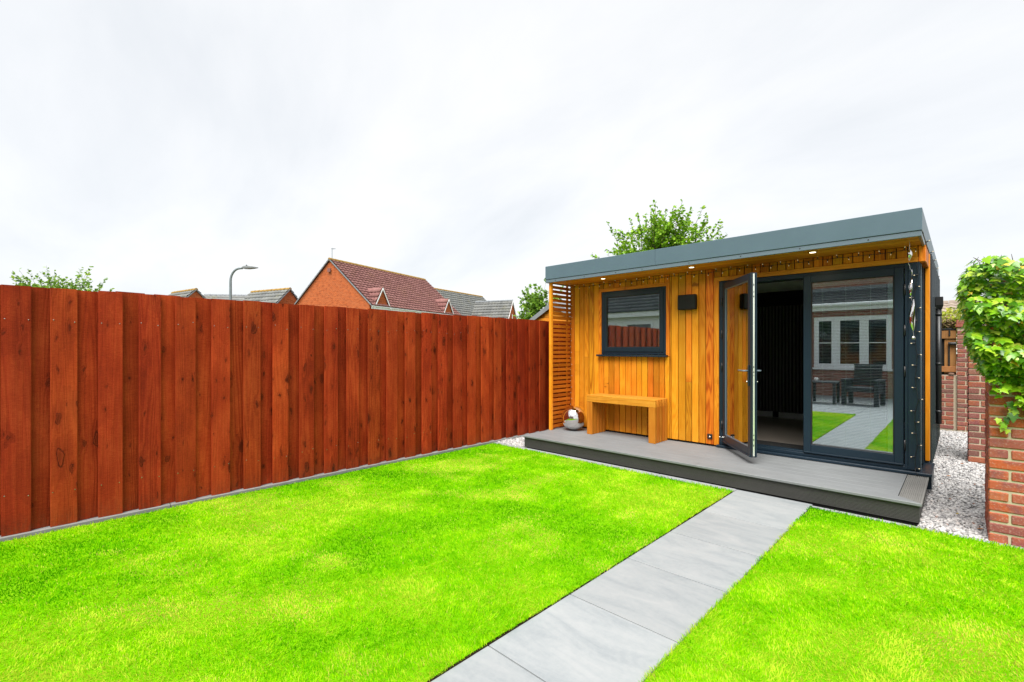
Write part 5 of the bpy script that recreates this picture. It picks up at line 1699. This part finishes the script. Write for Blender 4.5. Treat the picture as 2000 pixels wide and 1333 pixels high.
def gable_house(label, apex, rdir, length, half, zr, ze, wallm, tilem, ridgem, ncol, ncourse, white=True, gablets=(), antenna=False, name='gabled_house', slit=False, over=0.22):
    """apex = plan position of the near ridge end; rdir = plan direction of the ridge"""
    h = thing(name, label, 'house', (apex[0], apex[1], 0), 'houses beyond the fence')
    A = Vector((apex[0], apex[1], 0)); d_ = Vector((rdir[0], rdir[1], 0)).normalized(); s_ = Vector((d_.y, -d_.x, 0))   # s_ to the right of the ridge
    E = A + d_ * length
    z = lambda v, zz: Vector((v.x, v.y, zz))
    # walls as one closed shell
    V = []
    for P in (A, E):
        V += [z(P - s_ * half, -0.1), z(P + s_ * half, -0.1), z(P + s_ * half, ze), z(P, zr - 0.06), z(P - s_ * half, ze)]
    org = wp(h)
    V = [v - org for v in V]
    F = [(0, 1, 2, 3, 4), (9, 8, 7, 6, 5), (1, 6, 7, 2), (5, 0, 4, 9), (2, 7, 8, 3), (3, 8, 9, 4)]
    wall_ = new_obj('wall', make_mesh('wall', V, orient(V, F), wallm), h, org)
    sl = (zr - ze) / half
    ov = over
    for sd in (1, -1):
        a0 = z(A - d_ * 0.08 + s_ * sd * (half + ov), ze - sl * ov + 0.02); a1 = z(E + d_ * 0.08 + s_ * sd * (half + ov), ze - sl * ov + 0.02)
        b0 = z(A - d_ * 0.08, zr + 0.02); b1 = z(E + d_ * 0.08, zr + 0.02)
        tiled('roof', h, a0, a1, b1, b0, ncourse, ncol, tilem, 3 + sd)
        # white fascia / gutter under the eaves
        f0 = z(A + s_ * sd * (half + ov - 0.03), ze - sl * ov); f1 = z(E + s_ * sd * (half + ov - 0.03), ze - sl * ov)
        m = MB(); m.tube([f0 - org + Vector((0, 0, -0.02)), f1 - org + Vector((0, 0, -0.02))], 0.05, 8)
        m.build('gutter', M['white'], h, org)
        quadslab('fascia_board', h, [f0 - s_ * sd * 0.04 - Vector((0, 0, 0.17)), f1 - s_ * sd * 0.04 - Vector((0, 0, 0.17)), f1 - s_ * sd * 0.04, f0 - s_ * sd * 0.04], 0.02 , M['white'])
        # verge boards
        for P, o in ((A, -1), (E, 1)):
            v0 = z(P + d_ * o * 0.10 + s_ * sd * (half + ov), ze - sl * ov - 0.02); v1 = z(P + d_ * o * 0.10, zr - 0.02)
            quadslab('verge_trim', h, [v0, v1, v1 + Vector((0, 0, 0.09)), v0 + Vector((0, 0, 0.09))], 0.035, M['white'] if white else M['lead'])
    m = MB()
    n = max(6, int(length / 0.45))
    for i in range(n):
        p0 = z(A - d_ * 0.1 + d_ * ((length + 0.2) * i / n), zr + 0.03) - org; p1 = z(A - d_ * 0.1 + d_ * ((length + 0.2) * (i + 0.97) / n), zr + 0.03) - org
        m.tube([p0, p1], [0.115, 0.105], 8)
    m.build('ridge', ridgem, h, org)
    for (t, gw_, gh, proud) in gablets:
        c = A + d_ * t
        zb = ze - 0.15
        apexp = z(c + s_ * (half + proud), zb + gh)
        back = (zb + gh - ze) / sl
        rear = z(c + s_ * (half - back - 0.15), zb + gh)
        L0 = z(c - d_ * gw_ + s_ * (half + proud), zb); R0 = z(c + d_ * gw_ + s_ * (half + proud), zb)
        Lr = z(c - d_ * gw_ + s_ * (half - 0.1), zb); Rr = z(c + d_ * gw_ + s_ * (half - 0.1), zb)
        gv = [v - org for v in (L0, R0, apexp, z(L0, zb - 1.6), z(R0, zb - 1.6), Lr, Rr, rear, z(Lr, zb - 1.6), z(Rr, zb - 1.6))]
        gf = [(3, 4, 1, 2, 0), (3, 0, 5, 8), (4, 9, 6, 1), (0, 2, 7, 5), (1, 6, 7, 2)]
        gm_ = new_obj('gablet', make_mesh('gablet', gv, orient(gv, gf), wallm), h, org)
        oo = s_ * 0.06 + Vector((0, 0, 0.05))
        tiled('gablet_roof', gm_, L0 - d_ * 0.12 - Vector((0, 0, 0.10)) + s_ * 0.1, Lr - d_ * 0.12 - Vector((0, 0, 0.10)), rear + Vector((0, 0, 0.03)), apexp + s_ * 0.1 + Vector((0, 0, 0.03)), 4, 4, tilem, 7)
        tiled('gablet_roof', gm_, R0 + d_ * 0.12 - Vector((0, 0, 0.10)) + s_ * 0.1, Rr + d_ * 0.12 - Vector((0, 0, 0.10)), rear + Vector((0, 0, 0.03)), apexp + s_ * 0.1 + Vector((0, 0, 0.03)), 4, 4, tilem, 8)
        for e_ in (L0 - d_ * 0.13 - Vector((0, 0, 0.12)), R0 + d_ * 0.13 - Vector((0, 0, 0.12))):
            quadslab('bargeboard', gm_, [e_ + s_ * 0.11, apexp + s_ * 0.11, apexp + s_ * 0.11 - Vector((0, 0, 0.13)), e_ + s_ * 0.11 - Vector((0, 0, 0.13))], 0.03, M['white'])
        quadslab('window', gm_, [z(c - d_ * gw_ * 0.8 + s_ * (half + proud + 0.01), zb - 1.3), z(c + d_ * gw_ * 0.8 + s_ * (half + proud + 0.01), zb - 1.3), z(c + d_ * gw_ * 0.8 + s_ * (half + proud + 0.01), zb - 0.05), z(c - d_ * gw_ * 0.8 + s_ * (half + proud + 0.01), zb - 0.05)], 0.03, M['white'])
    if antenna:
        m = MB(); a = z(A + d_ * 0.15, zr - 0.1) - org
        m.tube([a, a + Vector((0, 0, 0.9))], 0.02, 6)
        m.tube([a + Vector((0, 0, 0.85)) - s_ * 0.05, a + Vector((0, 0, 0.82)) + s_ * 0.28], 0.012, 5)
        for q in range(4):
            c = a + Vector((0, 0, 0.83)) + s_ * (0.02 + q * 0.075)
            m.tube([c - d_ * 0.12, c + d_ * 0.12], 0.006, 4)
        m.build('aerial', M['galv'], h, org)
    if slit:
        c = z(A - d_ * 0.03, ze + (zr - ze) * 0.42)
        quadslab('vent_slit', h, [c - s_ * 0.07 - Vector((0, 0, .3)), c + s_ * 0.07 - Vector((0, 0, .3)), c + s_ * 0.07 + Vector((0, 0, .3)), c - s_ * 0.07 + Vector((0, 0, .3))], 0.02, M['white'])
    return h

def hdir(dd, ll):
    v = FWD * dd + RGT * ll
    return (v.x, v.y)
p = away(30, -11.64)
hh_ = gable_house('big orange-brick house with plum tiled roof and two small eaves gables', (p.x, p.y), hdir(0.898, 0.441), 9.9, 3.3, 7.08, 4.20, M['brick_far'], M['tile_red'], M['ridge_moss'], 33, 17, False, ((0.95, 0.62, 1.15, 0.10), (8.3, 0.62, 1.15, 0.10)), True)
_d = Vector((*hdir(0.898, 0.441), 0)); _c = Vector((p.x, p.y, 6.42)) - _d * 0.07
quadslab('gable_vent', hh_, [_c + Vector((_d.y, -_d.x, 0)) * a + Vector((0, 0, b)) for a, b in ((-0.13, -0.12), (0.13, -0.12), (0.13, 0.12), (-0.13, 0.12))], 0.05, M['tile_red'])
# grey house right behind: ridge runs away to the right
p = away(46, -7.6)
gable_house('grey-roofed brick house with mossy ridge behind the big house', (p.x, p.y), hdir(0.86, 0.51), 8.2, 3.4, 7.25, 4.0, M['brick_far'], M['tile_grey'], M['ridge_moss'], 26, 14, True)
p = away(44, 0.0)
gable_house('small grey-roofed house with a brick gable and slit vent beside the green tree', (p.x, p.y), hdir(0.37, -0.93), 3.7, 1.7, 5.88, 3.2, M['brick_far'], M['tile_grey'], M['lead'], 12, 11, True, (), False, 'gabled_house', True)
p = away(34, -16.15)
gable_house('grey-roofed brick house just left of the big orange-brick gable', (p.x, p.y), hdir(0.45, -0.89), 4.2, 2.2, 5.70, 3.4, M['brick_far'], M['tile_grey'], M['ridge_moss'], 12, 9, False)
p = away(34, -22.95)
gable_house('roof peak of a brick house far left of the street lamp', (p.x, p.y), hdir(0.55, -0.83), 3.8, 2.0, 5.66, 3.6, M['brick_far'], M['tile_grey'], M['ridge_moss'], 12, 8, False)
p = away(40, -21.6)
gable_house('low flat-looking grey roof behind the street lamp', (p.x, p.y), hdir(-0.15, -0.98), 4.2, 2.2, 5.86, 4.6, M['brick_far'], M['tile_grey'], M['lead'], 12, 6, False)
# buff tiled roof seen over the passage
gable_house('buff tiled roof showing between garden room and ivy', (-3.0, 24.0), (1, 0), 9.0, 3.0, 3.06, 1.5, M['brick_house'], M['tile_brown'], M['tile_brown'], 36, 13, True, (), False, 'tiled_bungalow')

# street lamp
p = away(24, -14.42)
sl_ = thing('street_lamp', 'grey street lamp with curved arm and flat lantern behind the fence', 'street lamp', (p.x, p.y, 0))
out = RGT
q = Vector((0, 0, 0))
pts = [Vector((0, 0, -0.1)), Vector((0, 0, 2.0)), Vector((0, 0, 4.85))]
for k in range(1, 8):
    a = k / 7 * math.pi / 2
    pts.append(Vector((0, 0, 4.85)) + out * (0.50 * (1 - math.cos(a))) + Vector((0, 0, 0.66 * math.sin(a))))
pts.append(pts[-1] + out * 0.12 + Vector((0, 0, 0.01)))
MB().tube(pts, [0.085, 0.075, 0.062] + [0.055] * 8, 10).build('pole', M['galv'], sl_, (p.x, p.y, 0), True, True)
hx = pts[-1]
m = MB()
secs = [(0.0, 0.05, 0.05), (0.10, 0.11, 0.09), (0.30, 0.14, 0.10), (0.55, 0.13, 0.065), (0.80, 0.05, 0.02)]
V, F = [], []
side_v = Vector((-out.y, out.x, 0))
for (l_, w_, h_) in secs:
    for (a, b) in ((-1, -0.6), (1, -0.6), (1, 0.3), (0.5, 1), (-0.5, 1), (-1, 0.3)):
        V.append(hx + out * (l_ - 0.02) + side_v * (a * w_) + Vector((0, 0, b * h_ + 0.02)))
for i in range(len(secs) - 1):
    for k in range(6):
        F.append((i * 6 + k, i * 6 + (k + 1) % 6, (i + 1) * 6 + (k + 1) % 6, (i + 1) * 6 + k))
F.append(tuple(reversed(range(6)))); F.append(tuple(range((len(secs) - 1) * 6, len(secs) * 6)))
new_obj('lantern', make_mesh('lantern', V, F, M['lamp_grey']), sl_, (p.x, p.y, 0))
m = MB(); m.tube([hx + Vector((0, 0, 0.11)) + out * 0.2, hx + Vector((0, 0, 0.17)) + out * 0.2], 0.035, 8)
m.build('photocell', M['black'], sl_, (p.x, p.y, 0))

# neighbour's shed
sh = thing('garden_shed', 'orange timber shed gable with grey verge beyond the fence end', 'shed', (-5.72, 7.9, 0))
SX0, SX1, SY, SE, SR = -6.42, -5.16, 7.25, 1.93, 2.27
xm = (SX0 + SX1) / 2
org = wp(sh)
V = [Vector(v) - org for v in [(SX0, SY + 0.02, -0.05), (SX1, SY + 0.02, -0.05), (SX1, SY + 0.02, SE), (xm, SY + 0.02, SR), (SX0, SY + 0.02, SE), (SX0, SY + 1.6, -0.05), (SX1, SY + 1.6, -0.05), (SX1, SY + 1.6, SE), (xm, SY + 1.6, SR), (SX0, SY + 1.6, SE)]]
F = [(0, 1, 2, 3, 4), (9, 8, 7, 6, 5), (1, 6, 7, 2), (5, 0, 4, 9), (2, 7, 8, 3), (3, 8, 9, 4)]
new_obj('wall', make_mesh('wall', V, orient(V, F), M['cedar_x']), sh, org)
zb = 1.20
while zb < SR - 0.06:
    z1_ = min(zb + 0.115, SR)
    half = (xm - SX0) * min(1, (SR - z1_) / (SR - SE)) - 0.02
    if half > 0.05:
        box('board', sh, xm - half, xm + half, SY, SY + 0.018, zb, z1_ - 0.004, M['cedar_x'], 0.002)
    zb += 0.115
slp = (SR - SE) / (xm - SX0)
for sd in (-1, 1):
    a = Vector((xm + sd * (xm - SX0 + 0.12), SY - 0.06, SE - slp * 0.12 + 0.03)); b = Vector((xm, SY - 0.06, SR + 0.03))
    quadslab('roof_sheet', sh, [a, b, b + Vector((0, 1.75, 0)), a + Vector((0, 1.75, 0))], 0.02 * (1 if sd < 0 else -1), M['lead'])
    quadslab('verge_board', sh, [a + Vector((0, -0.002, 0)), b + Vector((0, -0.002, 0)), b + Vector((0, -0.002, -0.075)), a + Vector((0, -0.002, -0.075))], 0.02, M['lead'])

# ================================================================== HOUSE BEHIND THE PHOTOGRAPHER (seen in the glass and the ball)
HY = -4.62
oh = thing('brick_house', 'red brick house end with white windows reflected in the glass door', 'house', (-1.2, -6.5, 0))
org = wp(oh)
# lower wall with window opening
hw = MB()
WA, WB, WC, WD = -3.22, -1.38, 0.82, 2.33
hw.box(-4.9, WA, HY - 0.25, HY, -0.1, 2.62, 0.001); hw.box(WB, 3.0, HY - 0.25, HY, -0.1, 2.62, 0.001)
hw.box(WA + 0.0003, WB - 0.0003, HY - 0.25, HY, -0.1, WC, 0.001); hw.box(WA + 0.0003, WB - 0.0003, HY - 0.25, HY, WD, 2.62, 0.001)
hw.V = [Vector(v) - org for v in hw.V]
hw.build('wall', M['brick_house'], oh, org)
hw = MB().box(-4.9, 3.0, HY - 4.5, HY - 1.15, -0.1, 4.7, 0.001)
hw.V = [Vector(v) - org for v in hw.V]
hw.build('upper_wall', M['brick_house'], oh, org)
ow = frame4('window', oh, WA, WB, WC, WD, 0.07, HY - 0.10, HY - 0.02, M['white'])
for xa, xb in ((WA + 0.07, -2.72), (-2.62, -2.05), (-1.95, WB - 0.07)):
    s_ = frame4('casement', ow, xa, xb, WC + 0.07, WD - 0.07, 0.055, HY - 0.085, HY - 0.012, M['white'])
    box('glazing_bar', ow, xa + 0.056, xb - 0.056, HY - 0.055, HY - 0.030, 1.545, 1.570, M['white'], 0.001)
    box('pane', ow, xa + 0.05, xb - 0.05, HY - 0.062, HY - 0.056, WC + 0.12, WD - 0.12, M['glass_house'], 0.001)
box('mullion', ow, -2.72, -2.62, HY - 0.10, HY - 0.02, WC + 0.0705, WD - 0.0705, M['white'], 0.002)
box('mullion', ow, -2.05, -1.95, HY - 0.10, HY - 0.02, WC + 0.0705, WD - 0.0705, M['white'], 0.002)
box('sill', ow, WA - 0.05, WB + 0.05, HY - 0.05, HY + 0.06, WC - 0.05, WC - 0.001, M['white'], 0.004)
box('fascia_board', oh, -4.95, 3.05, HY + 0.12, HY + 0.145, 2.50, 2.70, M['white'], 0.003)
box('soffit_board', oh, -4.95, 3.05, HY + 0.002, HY + 0.118, 2.50, 2.515, M['white'], 0.002)
m = MB().tube([(-4.95 - org.x, HY + 0.20 - org.y, 2.66), (3.05 - org.x, HY + 0.20 - org.y, 2.66)], 0.055, 10)
m.build('gutter', M['white'], oh, org)
tiled('roof', oh, (-5.0, HY + 0.20, 2.70), (3.1, HY + 0.20, 2.70), (3.1, HY - 1.15, 3.20), (-5.0, HY - 1.15, 3.20), 5, 28, M['tile_dark'], 5, 0.012, 0.025)
box('flashing', oh, -5.0, 3.1, HY - 1.148, HY - 1.12, 3.14, 3.30, M['lead'], 0.004)
m = MB().tube([(0, 0, 2.6), (0, 0, 0.0)], 0.034, 10)
m.build('downpipe', M['white'], oh, (-1.22, HY + 0.06, 0.0))

nb = thing('white_bungalow', 'white rendered bungalow with dark roof reflected in the garden room window', 'bungalow', (-10.5, -7.5, 0))
org = wp(nb)
NY = -5.2
m = MB().box(-14.5, -7.0, -10.5, NY, -0.1, 2.75, 0.001); m.V = [Vector(v) - org for v in m.V]
m.build('wall', M['render_white'], nb, org)
for xa, xb, za, zb_ in ((-9.9, -8.75, 1.95, 2.42), (-8.45, -7.3, 1.2, 2.42), (-11.6, -10.4, 1.2, 2.42)):
    w_ = frame4('window', nb, xa, xb, za, zb_, 0.06, NY + 0.001, NY + 0.06, M['white'])
    box('pane', w_, xa + 0.055, xb - 0.055, NY + 0.002, NY + 0.02, za + 0.055, zb_ - 0.055, M['glass_house'], 0.001)
box('fascia_board', nb, -14.8, -6.7, NY + 0.25, NY + 0.275, 2.66, 2.88, M['white'], 0.003)
tiled('roof', nb, (-14.9, NY + 0.32, 2.86), (-6.6, NY + 0.32, 2.86), (-6.6, -7.9, 4.6), (-14.9, -7.9, 4.6), 11, 28, M['tile_dark'], 6, 0.02, 0.025)
tiled('roof', nb, (-14.9, -10.7, 2.86), (-6.6, -10.7, 2.86), (-6.6, -7.9, 4.6), (-14.9, -7.9, 4.6), 11, 28, M['tile_dark'], 7, 0.02, 0.025)
V = [Vector(v) - org for v in [(-7.0, NY, 2.75), (-7.0, -10.5, 2.75), (-7.0, -7.9, 4.5), (-7.2, NY, 2.75), (-7.2, -10.5, 2.75), (-7.2, -7.9, 4.5)]]
new_obj('gable', make_mesh('gable', V, orient(V, [(0, 1, 2), (3, 4, 5), (0, 1, 4, 3), (1, 2, 5, 4), (2, 0, 3, 5)]), M['render_white']), nb, org)

# garden furniture on the patio
def armchair(label, loc, rz):
    c = thing('rattan_armchair', label, 'armchair', loc, 'patio armchairs', rz)
    L = lambda nm, x0, x1, y0, y1, z0, z1, ch=0.008: box(nm, c, loc[0] + x0, loc[0] + x1, loc[1] + y0, loc[1] + y1, z0, z1, M['rattan'], ch)
    L('seat', -0.27, 0.27, -0.26, 0.30, 0.33, 0.44)
    for s_ in (-1, 1):
        L('armrest', s_ * 0.33 - 0.055, s_ * 0.33 + 0.055, -0.28, 0.32, 0.58, 0.64)
        L('leg', s_ * 0.33 - 0.045, s_ * 0.33 + 0.045, 0.21, 0.30, 0.0, 0.58)
        L('leg', s_ * 0.33 - 0.045, s_ * 0.33 + 0.045, -0.30, -0.21, 0.0, 0.58)
        L('side_panel', s_ * 0.33 - 0.03, s_ * 0.33 + 0.03, -0.205, 0.205, 0.30, 0.57)
    for k in range(7):
        zz_ = 0.46 + k * 0.072
        L('back_band', -0.29, 0.29, -0.335 - k * 0.012, -0.295 - k * 0.012, zz_, zz_ + 0.066)
    L('back_rail', -0.30, 0.30, -0.43, -0.375, 0.962, 1.0)
    return c
armchair('dark rattan armchair in front of the window, right one in the reflection', (-1.75, -2.45, 0), R(8))
armchair('dark rattan armchair beside the low table, left one in the reflection', (-3.35, -2.65, 0), R(-14))
tb = thing('patio_table', 'low dark rattan patio table between the two armchairs', 'table', (-2.55, -2.35, 0))
box('tabletop', tb, -2.85, -2.25, -2.65, -2.05, 0.52, 0.55, M['rattan'], 0.005)
for sx in (-1, 1):
    for sy in (-1, 1):
        box('leg', tb, -2.55 + sx * 0.26 - 0.03, -2.55 + sx * 0.26 + 0.03, -2.35 + sy * 0.26 - 0.03, -2.35 + sy * 0.26 + 0.03, 0.0, 0.519, M['rattan'], 0.004)
mg = MB().lathe([(0.030, 0.0), (0.040, 0.01), (0.044, 0.09), (0.041, 0.09), (0.036, 0.015)], 16)
mg.tube([(0.042, 0, 0.075), (0.068, 0, 0.070), (0.070, 0, 0.035), (0.040, 0, 0.022)], 0.006, 6)
mo = mg.build('mug', M['ceramic'], None, (-2.70, -2.2, 0.551), True, True)
tag(mo, 'white ceramic mug standing on the low patio table', 'mug')

# fallen leaves on the chippings and the lawn edge
lm = make_mesh('fallen_leaf', [(0, 0, 0.002), (0.010, 0.012, 0.006), (0.009, 0.028, 0.004), (0, 0.042, 0.007), (-0.009, 0.028, 0.005), (-0.011, 0.012, 0.003), (0, 0.02, 0.0)],
               [(0, 1, 6), (1, 2, 6), (2, 3, 6), (3, 4, 6), (4, 5, 6), (5, 0, 6)], None, True)
k = NT('dry_brown_leaf'); lm.materials.append(k.p(color=k.ramp(k.rand(), [(0.0, (0.30, 0.10, 0.02)), (0.6, (0.45, 0.20, 0.04)), (1.0, (0.50, 0.38, 0.05))]), rough=0.7))
rs = random.Random(44)
for lx, ly, what in ((0.085, 5.02, 'curled brown leaf on the chippings close to the brick wall foot'), (-0.02, 5.36, 'small dry leaf on the chippings beside the deck corner'),
                     (0.02, 7.75, 'yellow fallen leaf on the chippings in front of the dark pier'), (-0.12, 6.9, 'fallen leaf on the chippings below the dark metal wall')):
    o = new_obj('fallen_leaf', lm, None, (lx, ly, 0.012))
    o.rotation_euler = (rs.uniform(-0.3, 0.3), rs.uniform(-0.3, 0.3), rs.uniform(0, 6.28))
    tag(o, what, 'leaf', 'fallen leaves')
